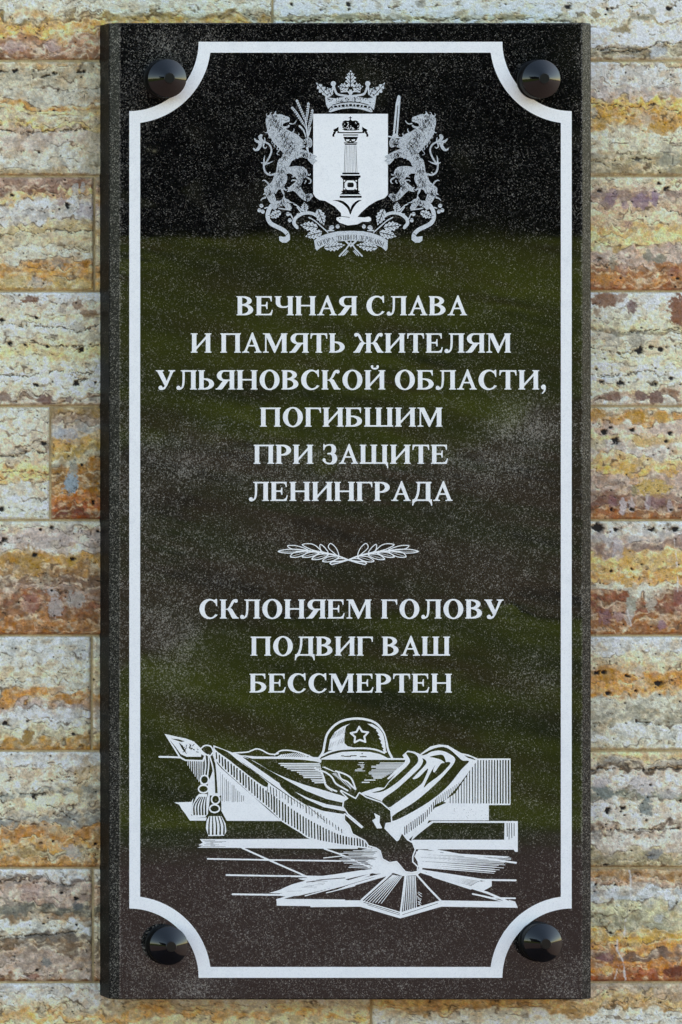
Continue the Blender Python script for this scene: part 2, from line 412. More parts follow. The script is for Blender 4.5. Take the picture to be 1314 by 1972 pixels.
# ---- the coat of arms (coordinates read off enlarged views: origin, scale)
def E1(A): A.T = (470, 120, 3.205)
def E2(A): A.T = (470, 120, 6.257)
def E3(A): A.T = (470, 310, 6.257)
def E4(A): A.T = (590, 230, 7.729)
SYM = 675.5        # axis of the crest
def shield_art():
    A = Art(598, 212, 752, 436, .5); E1(A)
    A.poly([(427, 318), (888, 318), (888, 815), (868, 838), (820, 855), (770, 885), (725, 925), (700, 955), (742, 958), (770, 952), (784, 962), (784, 978), (764, 985), (730, 984), (700, 1000), (640, 1007), (590, 990), (570, 972), (572, 958), (600, 953), (598, 930), (560, 890), (500, 855), (465, 850), (440, 832), (427, 812)])
    # dark hollows between the shield's tip and the raised wings
    A.cut([(545, 851), (600, 853), (636, 875), (655, 903), (655, 940), (640, 905), (610, 875), (575, 858)], True)
    A.cut([(726, 851), (700, 853), (672, 875), (658, 903), (657, 940), (672, 905), (690, 878), (710, 860)], True)
    A.cut([(588, 961), (594, 961), (594, 967), (588, 967)])
    A.cline([(600, 951), (650, 957)], 4)
    E4(A)
    # column on the shield, engraved dark
    def c(x0, y0, x1, y1): A.cut([(x0, y0), (x1, y0), (x1, y1), (x0, y1)])
    A.line([(655, -55), (655, -5)], 1, False); c(648, -45, 662, 6); c(630, -30, 680, -20)
    A.cut([(530, 70), (540, 35), (580, 15), (625, 20), (655, 5), (690, 20), (735, 15), (775, 35), (792, 70), (785, 120), (765, 160), (560, 160), (538, 120)], True)
    r = random.Random(5)
    for k in range(46):
        x = r.uniform(545, 775); y = r.uniform(35, 150)
        if abs(x - 655) < 22 and y < 90: continue
        A.line([(x, y), (x + r.uniform(-14, 14), y + r.uniform(-14, 14))], 7)
    c(565, 160, 745, 166); A.poly([(565, 168), (745, 168), (745, 184), (565, 184)])
    A.cline([(462, 150), (478, 186), (500, 196), (830, 196), (842, 180), (848, 150)], 17, True)
    for s_ in (-1, 1):
        m = lambda L: [(655 + s_ * (655 - x), y) for x, y in L]
        A.cut(m([(478, 104), (482, 150), (462, 172), (440, 185), (436, 205), (418, 225), (415, 262), (386, 252), (388, 225), (402, 200), (398, 190), (415, 180), (398, 158), (420, 142), (450, 130)]))
    c(548, 224, 772, 240)
    A.cut([(550, 258), (770, 258), (752, 300), (735, 325), (700, 340), (615, 340), (580, 325), (565, 295)])
    for x in (585, 632, 680, 728): A.poly([(x - 18, 240), (x + 18, 240), (x, 262)])
    for x in (615, 700): A.poly([(x - 30, 300), (x + 30, 296), (x + 16, 322), (x - 16, 322)])
    A.poly([(655, 318), (670, 335), (640, 335)])
    c(558, 342, 758, 357); c(572, 362, 748, 379)
    for k in range(9):
        t = k / 8; x0 = 578 + t * 160; x1 = 562 + t * 192
        A.cline([(x0, 388), (x1, 790)], 7 if k in (0, 8) else (6.0 if k % 2 else 4.2))
    c(535, 792, 790, 818); c(510, 834, 806, 866); c(530, 866, 788, 884); c(545, 884, 774, 1062)
    A.poly([(605, 908), (705, 908), (742, 945), (745, 1010), (708, 1048), (608, 1048), (570, 1010), (568, 950)])
    A.cut([(625, 940), (690, 940), (706, 958), (706, 995), (690, 1010), (625, 1010), (609, 995), (609, 958)])
    for x, y in ((567, 915), (742, 915), (567, 1032), (742, 1032)): A.dot(x, y, 13)
    c(524, 1062, 792, 1082); A.cut([(545, 1080), (770, 1080), (800, 1110), (818, 1118), (498, 1118), (515, 1108)]); c(496, 1136, 822, 1168)
    return A

def leafy(A, x, y, L, W, ang, teeth=4, vein=True, lob=.45):
    """oak-like lobed leaf from (x,y) along ang"""
    P = []; n = teeth * 2 + 1
    for k in range(n + 1):
        t = k / n; w = W * math.sin(math.pi * min(1, t * .85 + .12)) * (1 if k % 2 else 1 - lob); P.append((t * L, w))
    P2 = [(t, -w) for t, w in P[::-1]]
    P = [(-.04 * L, 0)] + P + [(L * 1.05, 0)] + P2
    c, s_ = math.cos(ang), math.sin(ang)
    R = lambda Q: [(x + p * c - q * s_, y + p * s_ + q * c) for p, q in Q]
    A.poly(R(P), smooth=True, n=4)
    if vein:
        A.cline(R([(0, 0), (L * .9, 0)]), W * .16)
        for k in range(1, teeth + 1):
            t = (k - .3) / (teeth + .4) * L
            A.cline(R([(t, 0), (t + W * .55, W * .55)]), W * .10); A.cline(R([(t, 0), (t + W * .55, -W * .55)]), W * .10)

def crown_art():
    A = Art(606, 132, 746, 220, .45); E1(A)
    # band
    A.poly([(522, 305), (540, 268), (600, 252), (657, 247), (715, 252), (776, 268), (795, 305), (782, 308), (720, 290), (657, 283), (595, 290), (535, 308)], smooth=False)
    A.poly([(500, 215), (560, 222), (610, 215), (657, 205), (705, 215), (755, 222), (815, 215), (808, 262), (800, 295), (770, 262), (715, 246), (657, 241), (600, 246), (545, 262), (520, 288), (506, 262)])
    r = random.Random(9)
    for k in range(70):
        x = r.uniform(515, 800); y = r.uniform(216, 243) + abs(x - 657) * .03
        A.cline([(x, y), (x + r.uniform(-9, 9), y + r.uniform(-7, 7))], 3.2)
    for k in range(-5, 6):
        x = 657 + k * 23; y = 264 + abs(k) ** 1.6 * 1.0
        if k % 2: A.dot(x, y, 7, False, 6)
        else: A.dot(x, y, 11, False, 7)
    A.cline([(530, 300), (560, 280), (610, 268 + 8), (657, 272), (705, 276), (755, 280), (785, 300)], 2.5, True)
    for s_ in (-1, 1):
        m = lambda L: [(657 + s_ * (x - 657), y) for x, y in L]
        A.line(m([(657, 210), (700, 205), (740, 195), (757, 160), (760, 140)]), 13, smooth=True)
        A.line(m([(765, 150), (775, 195), (800, 212), (812, 205)]), 11, smooth=True)
        A.dot(657 + s_ * 106, 132, 16)
        # side leaf pairs
        x0 = 657 + s_ * 140
        leafy(A, 657 + s_ * 118, 205, 55, 24, math.radians(-62 if s_ > 0 else -118), 3)
        leafy(A, 657 + s_ * 150, 200, 92, 26, math.radians(-50 if s_ > 0 else -130), 3)
        leafy(A, 657 + s_ * 14, 158, 62, 30, math.radians(-8 if s_ > 0 else 188), 3)
    leafy(A, 657, 150, 98, 36, math.radians(-90), 4)
    A.line([(657, 160), (657, 210)], 16)
    A.line([(600, 182), (640, 180), (657, 200), (674, 180), (714, 182)], 9, smooth=True)
    A.dot(657, 159, 11, False)
    return A

def fur(A, n, pts, seed, w=.7, L=3.0):
    """short curls cut dark inside the shape near the given blobs (px, py, r)"""
    r = random.Random(seed); A.T = (0, 0, 1.0)
    for k in range(n):
        x, y, q = pts[r.randrange(len(pts))]
        px = x + r.gauss(0, q * .55); py = y + r.gauss(0, q * .55); a = r.uniform(.9, 2.5); b = a + r.uniform(-1.2, 1.2)
        l = L * r.uniform(.5, 1.1)
        A.cline([(px, py), (px + l * math.cos(a), py + l * math.sin(a)), (px + l * math.cos(a) + l * .7 * math.cos(b), py + l * math.sin(a) + l * .7 * math.sin(b))], w)

def lion_art():
    A = Art(484, 205, 618, 406, .45); E2(A)
    # head, mane, chest
    A.poly([(262, 680), (285, 645), (320, 625), (345, 632), (380, 600), (392, 628), (440, 625), (500, 648), (545, 665), (548, 710), (520, 722), (480, 735), (462, 762), (480, 775), (520, 770), (538, 778), (500, 800), (530, 815), (560, 835), (600, 850), (650, 880), (690, 920), (720, 935), (760, 905), (800, 915), (822, 960), (815, 1010), (790, 1030), (770, 1020), (720, 1025), (690, 1045), (740, 1062), (800, 1090), (850, 1120), (878, 1135), (850, 1160), (885, 1190), (850, 1200), (830, 1235), (790, 1200), (750, 1160), (690, 1145), (640, 1155), (590, 1180), (560, 1215), (520, 1300), (420, 1300), (430, 1200), (460, 1120), (470, 1095), (430, 1050), (400, 1010), (360, 980), (340, 940), (310, 900), (285, 860), (275, 800), (262, 740)], smooth=True, n=3)
    A.line([(548, 738), (590, 742), (612, 728), (628, 705)], 14, smooth=True, w1=8)      # tongue
    A.cut([(470, 740), (500, 728), (545, 732), (548, 745), (500, 748), (490, 770), (470, 765)])
    A.line([(480, 790), (520, 782), (540, 765)], 22, smooth=True)
    A.dot(480, 668, 7, False); A.cline([(460, 690), (500, 700), (540, 690)], 5)
    for P in ([(300, 660), (270, 640), (275, 615)], [(320, 640), (315, 615), (335, 600)], [(370, 625), (372, 605), (385, 590)], [(285, 840), (262, 850), (250, 845)], [(310, 885), (298, 905), (315, 915)], [(345, 940), (332, 965), (345, 985)], [(375, 980), (362, 1010), (378, 1025)], [(410, 1010), (395, 1045), (412, 1055)], [(430, 1050), (402, 1085), (400, 1108), (425, 1118)], [(590, 840), (602, 815), (598, 800)], [(640, 880), (662, 870), (655, 850)], [(600, 1170), (612, 1180), (606, 1192)], [(640, 1150), (650, 1165), (648, 1180)], [(680, 935), (700, 945), (695, 925)]):
        A.line(P, 15, smooth=True, w1=4)
    # arched belly edge cut
    A.cut([(520, 1300), (560, 1225), (610, 1180), (680, 1155), (745, 1170), (790, 1215), (810, 1262), (810, 1400), (520, 1400)], True)
    # paw claws of the far arm
    for a in ((860, 1125), (875, 1140), (882, 1190), (855, 1215)): A.line([(820, 1160), a], 22, w1=3)
    E3(A)
    # waist, hip and hind legs
    A.poly([(430, -30), (590, -30), (540, 40), (515, 100), (505, 150), (520, 190), (515, 240), (490, 290), (470, 330), (500, 350), (470, 350), (485, 390), (480, 410), (455, 380), (440, 345), (410, 350), (380, 395), (360, 370), (370, 420), (385, 480), (350, 520), (310, 500), (280, 450), (250, 390), (245, 330), (290, 290), (340, 240), (355, 190), (385, 130), (395, 70)], smooth=True, n=3)
    # near leg: thigh forward, knee, shank, paw
    A.poly([(500, 80), (560, 70), (620, 62), (700, 68), (745, 95), (765, 150), (740, 200), (700, 260), (685, 310), (700, 350), (740, 400), (790, 390), (825, 405), (820, 440), (770, 485), (700, 460), (650, 410), (610, 370), (560, 350), (525, 365), (550, 310), (600, 270), (635, 220), (590, 170), (545, 150), (500, 150)], smooth=True, n=3)
    for P in ([(750, 160), (785, 170), (800, 155)], [(755, 200), (800, 225), (800, 262), (780, 270)], [(640, 240), (590, 230), (570, 245)], [(590, 160), (600, 185), (575, 195)], [(740, 240), (735, 265), (725, 270)], [(300, 290), (270, 250), (240, 232), (220, 240)], [(255, 440), (220, 455), (200, 478)], [(260, 390), (240, 400), (232, 405)], [(560, 330), (530, 325), (522, 318)], [(575, 350), (545, 362), (520, 368)], [(480, 330), (500, 350), (520, 345)]):
        A.line(P, 22, smooth=True, w1=7)
    for a in ((820, 400), (832, 425), (805, 470), (765, 490)): A.line([(770, 440), a], 24, w1=5)
    # far paw gripping the ribbon
    A.poly([(350, 500), (400, 480), (450, 470), (480, 410), (495, 450), (530, 465), (560, 490), (610, 510), (560, 505), (530, 515), (565, 545), (570, 578), (530, 570), (490, 540), (440, 545), (400, 565), (370, 590), (330, 560)], smooth=True, n=3)
    A.cut([(380, 405), (410, 370), (445, 385), (475, 420), (455, 450), (420, 460), (385, 445)], True)
    fur(A, 900, [(527, 228, 12), (530, 240, 14), (545, 262, 14), (552, 275, 14), (560, 285, 12), (585, 300, 10), (545, 300, 12), (590, 275, 8), (540, 330, 12), (535, 352, 12), (520, 370, 10), (580, 330, 12), (585, 345, 9), (575, 358, 9), (592, 378, 9), (545, 392, 9)], 4)
    # tail
    E2(A)
    A.line([(240, 1240), (270, 1200), (310, 1130), (330, 1060), (310, 1000), (270, 970), (225, 955), (180, 985)], 20, smooth=True)
    A.poly([(215, 960), (180, 930), (172, 890), (205, 866), (222, 880), (215, 915), (240, 945)], smooth=True)
    A.poly([(220, 965), (170, 975), (130, 950), (122, 915), (150, 935), (190, 945)], smooth=True)
    A.poly([(225, 970), (200, 1030), (170, 1065), (130, 1068), (108, 1045), (112, 1030), (140, 1045), (165, 1015), (190, 975)], smooth=True)
    A.line([(250, 950), (250, 920), (245, 905)], 16, w1=6); A.line([(240, 970), (232, 1015), (255, 1035), (272, 1020)], 20, smooth=True, w1=8)
    A.line([(240, 1230), (240, 1170), (250, 1125)], 26, w1=5); A.line([(250, 1225), (300, 1215), (350, 1190)], 26, w1=5); A.line([(245, 1215), (210, 1212), (205, 1205)], 16, w1=5)
    E3(A)
    A.line([(238, 30), (240, 90), (265, 145), (320, 168), (390, 150)], 20, smooth=True, w1=24); A.line([(300, 150), (312, 138)], 12)
    return A
def lion_motif(A):
    pass

def wheat_art():
    A = Art(558, 186, 606, 296, .45); E2(A)
    for pts in ([(580, 548), (640, 620), (720, 750)], [(636, 462), (680, 560), (735, 690)], [(775, 498), (768, 590), (745, 730)], [(822, 580), (812, 680), (780, 780)]):
        A.line(pts, 26, w1=22, smooth=True)
        (x0, y0), (x1, y1) = pts[0], pts[-1]
        n = 9
        for k in range(n):
            t = (k + .8) / n; x = x0 + (x1 - x0) * t; y = y0 + (y1 - y0) * t; a = math.atan2(y1 - y0, x1 - x0)
            for s_ in (1, -1):
                b = a + math.pi + s_ * .8
                A.line([(x, y), (x + 22 * math.cos(b), y + 22 * math.sin(b))], 11, w1=4)
            A.cline([(x - 9 * math.sin(a), y + 9 * math.cos(a)), (x + 9 * math.sin(a), y - 9 * math.cos(a))], 4)
        A.cline(pts, 4, True)
    for pts in ([(720, 750), (755, 820), (765, 900), (770, 1060)], [(735, 690), (760, 800), (770, 900)], [(745, 730), (755, 850), (770, 920)], [(780, 780), (775, 860), (770, 900)]):
        A.line(pts, 10, smooth=True)
    A.line([(670, 770), (715, 820), (745, 900)], 26, smooth=True, w1=10); A.line([(800, 790), (785, 860), (772, 900)], 16, w1=8)
    A.line([(755, 1030), (770, 1075)], 20)
    return A
def sword_art():
    A = Art(740, 178, 780, 272, .45); A.T = (670, 120, 6.257)
    A.poly([(598, 408), (610, 395), (628, 405), (635, 425), (600, 885), (540, 885), (575, 500)])
    A.cut([(598, 520), (606, 520), (582, 860), (566, 860)])
    A.line([(490, 893), (550, 903), (645, 910)], 17); A.line([(545, 885), (598, 888)], 24)
    return A
def oak_art():
    A = Art(480, 386, 676, 506, .45); E3(A)
    # ribbon folds behind (left half; mirrored for the right)
    A.line([(640, 800), (602, 750), (620, 690), (690, 640), (770, 625), (840, 640), (900, 680)], 42, smooth=True, w1=36)
    A.cut([(655, 800), (660, 740), (720, 690), (700, 720), (680, 760), (672, 810)], True)
    A.line([(330, 540), (295, 600), (285, 680), (320, 750), (400, 795), (470, 830), (520, 880), (525, 930)], 50, smooth=True)
    A.poly([(420, 905), (480, 915), (553, 895), (553, 950), (510, 985), (460, 985), (425, 960)], smooth=False)
    A.cline([(425, 905), (490, 900), (530, 870)], 8, True)
    for x, y, L, W, a in ((440, 905 - 290, 150, 38, 155), (735, 610, 110, 36, 265), (890, 590, 190, 46, 68), (880, 800, 195, 46, 188), (930, 860, 190, 46, 165), (560, 570, 90, 30, 215)):
        leafy(A, x, y, L, W * 1.35, math.radians(a), 4, True, .3)
    leafy(A, 975, 1045, 235, 60, math.radians(-8), 5, True, .3)
    for x, y, a in ((210, 540, 200), (185, 595, 200), (225, 610, 60), (530, 640, 30), (552, 715, 110), (1045, 810, 250), (1128, 790, 280), (1060, 800, 240)):
        b = math.radians(a); A.dot(x, y, 24, True, 24); A.line([(x, y), (x + 28 * math.cos(b), y + 28 * math.sin(b))], 18, w1=4)
        A.cline([(x - 20, y - 6), (x + 20, y - 10)], 5)
    for P in ([(1010, 860), (930, 790), (850, 720), (780, 680)], [(560, 590), (480, 580), (420, 570)], [(700, 600), (640, 540), (600, 520)], [(560, 640), (590, 700)], [(930, 850), (860, 860)], [(250, 570), (280, 560)], [(640, 560), (690, 630), (640, 640)], [(1010, 840), (1080, 840)]):
        A.line(P, 14, smooth=len(P) > 2)
    # crossed stems under the motto
    A.line([(1300, 960), (1230, 1060), (1150, 1145)], 16, w1=20); A.line([(1225, 965), (1300, 1040)], 22); A.line([(1240, 1080), (1190, 1140)], 12); A.line([(1255, 1085), (1215, 1135)], 8)
    return A
def motto_art():
    A = Art(600, 438, 752, 492, .4); E1(A)
    cx, cy = 657, 1480
    top = [(432, 1100), (460, 1078), (520, 1055), (580, 1043), (657, 1040), (735, 1043), (795, 1055), (855, 1078), (887, 1100)]
    bot = [(887, 1100), (885, 1150), (875, 1165), (850, 1142), (795, 1118), (735, 1105), (657, 1100), (580, 1105), (520, 1118), (470, 1145), (450, 1163), (440, 1150)]
    A.poly(top + bot)
    txt = "ОПОРА ДУШИ И ДЕРЖАВЫ"; adv = [glyph_ops(c)[1] if c != ' ' else 300 for c in txt]; tot = sum(adv)
    # text follows the banner's arch
    R = 480.0; half = 205.0
    T = A.T; x = 0
    for c_, a in zip(txt, adv):
        if c_ != ' ':
            u = (x + a / 2) / tot * 2 * half - half; th = u / R; k = 2 * half / tot; ky = 30 / 662 
            bx = 657 + R * math.sin(th); by = 1097 + R * (1 - math.cos(th)) - 2
            O, W = glyph_ops(c_)
            co, si = math.cos(th), math.sin(th)
            f = lambda P: [(bx + (p - W / 2) * k * co + q * ky * si, by + (p - W / 2) * k * si - q * ky * co) for p, q in P]
            G = Art(bx / 3.205 + 470 - 9, by / 3.205 + 120 - 16, bx / 3.205 + 470 + 9, by / 3.205 + 120 + 7, .4)
            G.xs = A.xs[(A.xs >= G.xs[0]) & (A.xs <= G.xs[-1])]; G.ys = A.ys[(A.ys >= G.ys[0]) & (A.ys <= G.ys[-1])]; G.f = np.full((len(G.ys), len(G.xs)), -5.0); G.h = A.h
            G.T = T
            for o in O:
                if o[0] == 'l': continue
                G.poly(f(o[1]), bool(o[0]))
            i = int(round((G.xs[0] - A.xs[0]) / A.h)); j = int(round((G.ys[0] - A.ys[0]) / A.h))
            v = A.f[j:j + len(G.ys), i:i + len(G.xs)]; A.f[j:j + len(G.ys), i:i + len(G.xs)] = np.minimum(v, -(G.f - .02))
        x += a
    return A
def laurel_art():
    A = Art(534, 1038, 808, 1094, .5); A.T = (520, 1030, 4.38)
    L = [[(68, 140), (120, 125), (190, 122), (300, 135), (190, 152), (120, 152)], [(148, 92), (210, 90), (270, 105), (320, 128), (240, 122), (180, 118)],
         [(272, 82), (340, 75), (390, 95), (430, 140), (370, 130), (320, 112)], [(425, 80), (460, 105), (490, 150), (440, 140), (422, 110)], [(512, 72), (560, 115), (580, 180), (530, 145), (492, 105)],
         [(172, 185), (200, 150), (260, 140), (320, 140), (280, 170), (230, 188)], [(270, 185), (310, 155), (360, 145), (420, 150), (360, 180), (310, 190)], [(352, 205), (390, 172), (440, 162), (495, 165), (450, 195), (400, 208)],
         [(442, 222), (480, 190), (530, 180), (585, 182), (540, 215), (490, 228)], [(540, 222), (580, 200), (650, 205), (600, 220)]]
    for mir in (0, 1):
        f = (lambda P: [(1320 - x, y) for x, y in P]) if mir else (lambda P: P)
        for P in L:
            A.line(catmull(f(P), True, 4).tolist() + [f(P)[0]], 7.5)
            if P[0][1] > 110: A.line([f(P)[0], f(P)[3]], 3)
        A.line(f([(300, 132), (400, 145), (500, 160), (580, 180), (660, 212)]), 15, smooth=True, w1=12)
        A.line(f([(660, 212), (735, 235), (800, 250), (815, 240), (800, 228), (740, 225), (660, 212)] if 1 else []), 9)
    return A

# ---- the war-memorial drawing (helmet, banner, eternal flame); a and b are two enlarged views
def scene_arts():
    R = random.Random(12)
    a = lambda A: setattr(A, 'T', (300, 1370, 3.65)); b = lambda A: setattr(A, 'T', (640, 1370, 3.551)); h = lambda A: setattr(A, 'T', (590, 1370, 6.57))
    J = lambda v, q=2: v + R.uniform(-q, q)
    out = {}
    # spearhead with its cords and two tassels
    A = Art(304, 1408, 440, 1616, .5); a(A)
    A.poly([(62, 158), (150, 178), (210, 190), (268, 212), (315, 258), (348, 306), (338, 352), (205, 348), (165, 325), (128, 265)])
    A.cut([(85, 182), (140, 250), (175, 300), (215, 318), (318, 318), (318, 300), (340, 312), (328, 342), (210, 338), (172, 316), (138, 260)])
    A.cut([(100, 190), (160, 195), (205, 210), (180, 215)])
    A.cut([(160, 215), (190, 240), (215, 295), (235, 270), (215, 300), (185, 265)])
    for k in range(16):
        x = R.uniform(200, 300); y = R.uniform(228, 290); A.cline([(x, y), (x + R.uniform(-18, 18), y + R.uniform(-18, 18))], 6)
    A.line([(25, 319), (95, 320), (168, 323)], 12)
    for k in range(9):
        x = 226 + k * 13; A.line([(x, 350), (J(x), 380 + k * 19)], 5.5, w1=4)
    # arch of the cord and tassels
    A.line([(315, 262), (345, 240), (385, 245), (405, 285), (425, 380), (435, 500), (440, 585)], 9, smooth=True)
    A.line([(345, 300), (350, 380), (342, 455)], 9, smooth=True); A.line([(370, 305), (372, 380), (362, 460)], 9, smooth=True)
    A.line([(378, 310), (402, 400), (410, 500), (412, 585)], 9, smooth=True)
    A.line([(325, 280), (350, 300), (380, 312), (400, 290)], 9, smooth=True)
    for (x, y, sc) in ((342, 480, 1.0), (420, 618, 1.02)):
        for (dx, dy, rx, ry) in ((0, 0, 34, 36), (-7, 65, 40, 32)):
            A.dot(x + dx, y + dy, rx, True, ry); A.dot(x + dx, y + dy, rx - 10, False, ry - 10)
        P = [(x - 38, y + 100), (x + 18, y + 100), (x + 28, y + 150), (x + 24, y + 240), (x + 5, y + 262), (x - 40, y + 268), (x - 78, y + 262), (x - 92, y + 240), (x - 84, y + 180), (x - 55, y + 118)] if y < 500 else [(x - 46, y + 118), (x + 42, y + 118), (x + 70, y + 170), (x + 76, y + 225), (x + 60, y + 255), (x - 50, y + 258), (x - 68, y + 200), (x - 62, y + 150)]
        A.poly(P)
        nn = 5
        top0, top1 = (x - 35, x + 12) if y < 500 else (x - 40, x + 36)
        b0, b1 = (x - 72, x + 8) if y < 500 else (x - 46, x + 58)
        for k in range(nn):
            t = k / (nn - 1); A.cline([(top0 + (top1 - top0) * t, y + 122), (b0 + (b1 - b0) * t + (0), y + 180), (b0 + (b1 - b0) * t, y + 244)], 7, True, 13)
    out['spear_and_tassels'] = A
    # banner of the left side: white wall behind, fringe, folds
    A = Art(334, 1430, 714, 1650, .5); a(A)
    A.poly([(400, 330), (460, 400), (880, 770), (240, 767), (205, 715), (185, 690), (165, 655), (130, 640), (250, 636), (290, 560), (305, 510), (370, 500), (400, 420)])
    A.cut([(300, 440), (362, 440), (368, 560), (362, 745), (300, 750), (248, 730), (262, 620)])        # room for the tassel
    A.cut([(380, 590), (460, 590), (462, 700), (500, 770), (350, 770), (360, 740), (375, 650)])
    for k in range(13):
        x = 455 + k * 13.5; A.cline([(x, J(430 + k * 14, 8)), (J(x, 1), J(632, 5))], R.uniform(2.5, 5.5))
    A.cut([(395, 310), (425, 380), (436, 575), (410, 575), (405, 420), (375, 310)])
    A.line([(410, 320), (440, 420), (448, 590)], 10, smooth=True)
    F_top = catmull([(405, 262), (520, 350), (640, 440), (760, 535), (880, 620), (1000, 705), (1120, 775), (1230, 830), (1330, 868), (1520, 892)], False, 6)
    F_bot = catmull([(400, 312), (470, 400), (580, 500), (690, 600), (800, 690), (880, 768), (940, 808), (1010, 850), (1080, 895), (1200, 925), (1330, 945), (1520, 968)], False, 6)
    A.poly(F_top.tolist() + F_bot[::-1].tolist())
    tx, ty = F_top[:, 0], F_top[:, 1]; bx_, by_ = F_bot[:, 0], F_bot[:, 1]
    x = 425
    while x < 1500:
        y0 = np.interp(x, tx, ty) + 14; y1 = np.interp(x, bx_, by_) - 14
        A.cline([(x, y0), (J(x, 2) + 2, y1)], R.uniform(9, 12.5)); x += R.uniform(18.5, 22)
    body_top = catmull([(405, 238), (540, 290), (590, 305), (700, 355), (820, 425), (1000, 500), (1160, 548), (1250, 575), (1340, 604), (1520, 680)], False, 6)
    A.poly(body_top.tolist() + F_top[::-1].tolist())
    A.cut([(415, 252), (500, 282), (580, 345), (680, 415), (775, 490), (790, 512), (770, 530), (690, 478), (590, 400), (500, 330), (430, 280)], True)
    A.cut([(605, 318), (660, 335), (790, 410), (900, 472), (1050, 555), (1200, 615), (1400, 660), (1400, 685), (1200, 652), (1080, 612), (950, 552), (850, 492), (740, 415), (650, 352)])
    A.cut([(852, 470), (940, 540), (1050, 612), (1180, 672), (1400, 715), (1400, 735), (1180, 700), (1050, 655), (950, 592), (880, 530)])
    for k in range(26):
        t = k / 25; x = 785 + t * 520; y0 = 520 + t * 320 - 24 * math.sin(t * 3); l = 66 - 30 * t
        if k > 15: y0 -= 8
        A.cline([(x, y0), (J(x + 2, 2), y0 + l * R.uniform(.6, 1))], R.uniform(4, 8))
    for k in range(5):
        A.cline([(610 + k * 50, 360 + k * 38), (800 + k * 60, 500 + k * 42)], 3.5)
    A.cline([(900, 540), (1040, 640), (1190, 770)], 4)
    out['banner_left'] = A
    # hills, ground line and shading left of the helmet
    A = Art(444, 1436, 640, 1540, .5); a(A)
    A.line([(545, 292), (640, 286), (680, 272), (710, 263), (745, 272), (790, 296), (830, 302), (860, 296)], 9, smooth=True)
    A.line([(835, 306), (880, 276), (955, 276), (1040, 298), (1125, 335)], 9, smooth=True)
    for k in range(14): x = 858 + k * 15; A.line([(x, 318), (x + 26, 292 + abs(k - 6) * 2)], 5)
    A.poly([(600, 308), (700, 316), (1140, 322), (1165, 345), (1160, 362), (1130, 352), (1040, 340), (940, 334), (680, 332)])
    for k in range(12):
        y = 366 + k * 12.3; x0 = 862 + k * 24 + R.uniform(-15, 15); A.line([(x0, y), (1150 + k * 4, y + R.uniform(-3, 3))], R.uniform(5, 8.5))
    A.line([(1120, 400), (1165, 430), (1180, 480), (1200, 528), (1245, 560)], 12, smooth=True)
    out['hills'] = A
    # helmet
    A = Art(606, 1380, 786, 1510, .45); h(A)
    dome = catmull([(152, 600), (210, 510), (232, 400), (262, 290), (340, 190), (440, 125), (560, 95), (690, 92), (820, 120), (910, 175), (975, 270), (1010, 380), (1035, 490), (1085, 590)], False, 6)
    A.line(dome, 27)
    A.poly([(180, 600), (300, 550), (450, 512), (620, 505), (800, 512), (930, 540), (1030, 590), (1255, 592), (1255, 612), (180, 608)])
    A.line([(195, 560), (300, 510), (420, 480), (560, 470), (740, 466), (880, 485), (985, 525)], 21, smooth=True)
    A.poly([(275, 490), (300, 350), (360, 260), (450, 195), (550, 155), (500, 190), (490, 240), (480, 330), (480, 400), (520, 440), (620, 462), (420, 480)])
    for k in range(26):
        x = 290 + (k % 13) * 16; y = 300 + (k // 13) * 110 + R.uniform(-10, 10); y -= (x - 290) * .45
        A.cline([(x, y + 60), (x + 26, y - 10)], R.uniform(3, 6))
    A.poly([(770, 155), (830, 160), (920, 210), (980, 300), (1005, 430), (1015, 520), (985, 525), (965, 480), (980, 470), (950, 440), (962, 425), (935, 390), (950, 375), (915, 340), (935, 325), (900, 290), (915, 275), (880, 240), (890, 230), (840, 200)])
    A.cline([(900, 190), (970, 280), (1000, 400), (1010, 500)], 10, True)
    S = []
    for k in range(10):
        q = math.radians(-90 + 36 * k - 3); r_ = 110 if k % 2 == 0 else 58; S.append((672 + 1.06 * r_ * math.cos(q), 302 + r_ * .98 * math.sin(q)))
    A.line(S + [S[0]], 22)
    for x0, x1, y in ((440, 470, 562), (480, 560, 568), (560, 630, 560), (680, 755, 572), (700, 710, 533)): A.cline([(x0, y), (x1, y)], 13)
    # shading to the right below the helmet
    for k in range(15):
        y = 650 + k * 14; x0 = 910 - k * 12 + R.uniform(-60, 50) if k < 9 else 770 + (k - 9) * 20 + R.uniform(-20, 20); x1 = 1235 - k * 14 - max(0, k - 7) * 12
        A.line([(x0, y), (x1, y - 1)], R.uniform(4, 9))
    A.poly([(1255, 600), (1270, 630), (1240, 690), (1150, 770), (1040, 860), (1020, 850), (1120, 750), (1210, 680), (1245, 640)])
    for k in range(9): A.line([(650 + R.uniform(-40, 60), 648 + k * 13), (700 + R.uniform(0, 40), 648 + k * 13)], 6)
    A.line([(735, 868), (868, 868)], 12); A.line([(705, 897), (795, 897)], 12)
    for k in range(10): A.line([(205 + k * 15, 705 + k * 6), (235 + k * 14, 702 + k * 7)], 7)
    out['helmet'] = A
    # flame with its tongues
    A = Art(616, 1480, 862, 1700, .5); h(A)
    A.line([(135, 700), (190, 770), (220, 840), (240, 920), (300, 975), (380, 1010)], 20, smooth=True)
    A.line([(135, 735), (240, 770), (320, 830), (370, 910), (450, 960), (520, 1000)], 20, smooth=True)
    A.line([(370, 755), (400, 770), (440, 850), (520, 890), (600, 970), (622, 980)], 18, smooth=True)
    A.line([(370, 755), (480, 790), (560, 840), (600, 920), (620, 985)], 20, smooth=True)
    for k in range(16):
        t = k / 15; A.line([(330 + t * 230, 790 + t * 190), (372 + t * 190, 780 + t * 170)], 8, w1=6)
    b(A)
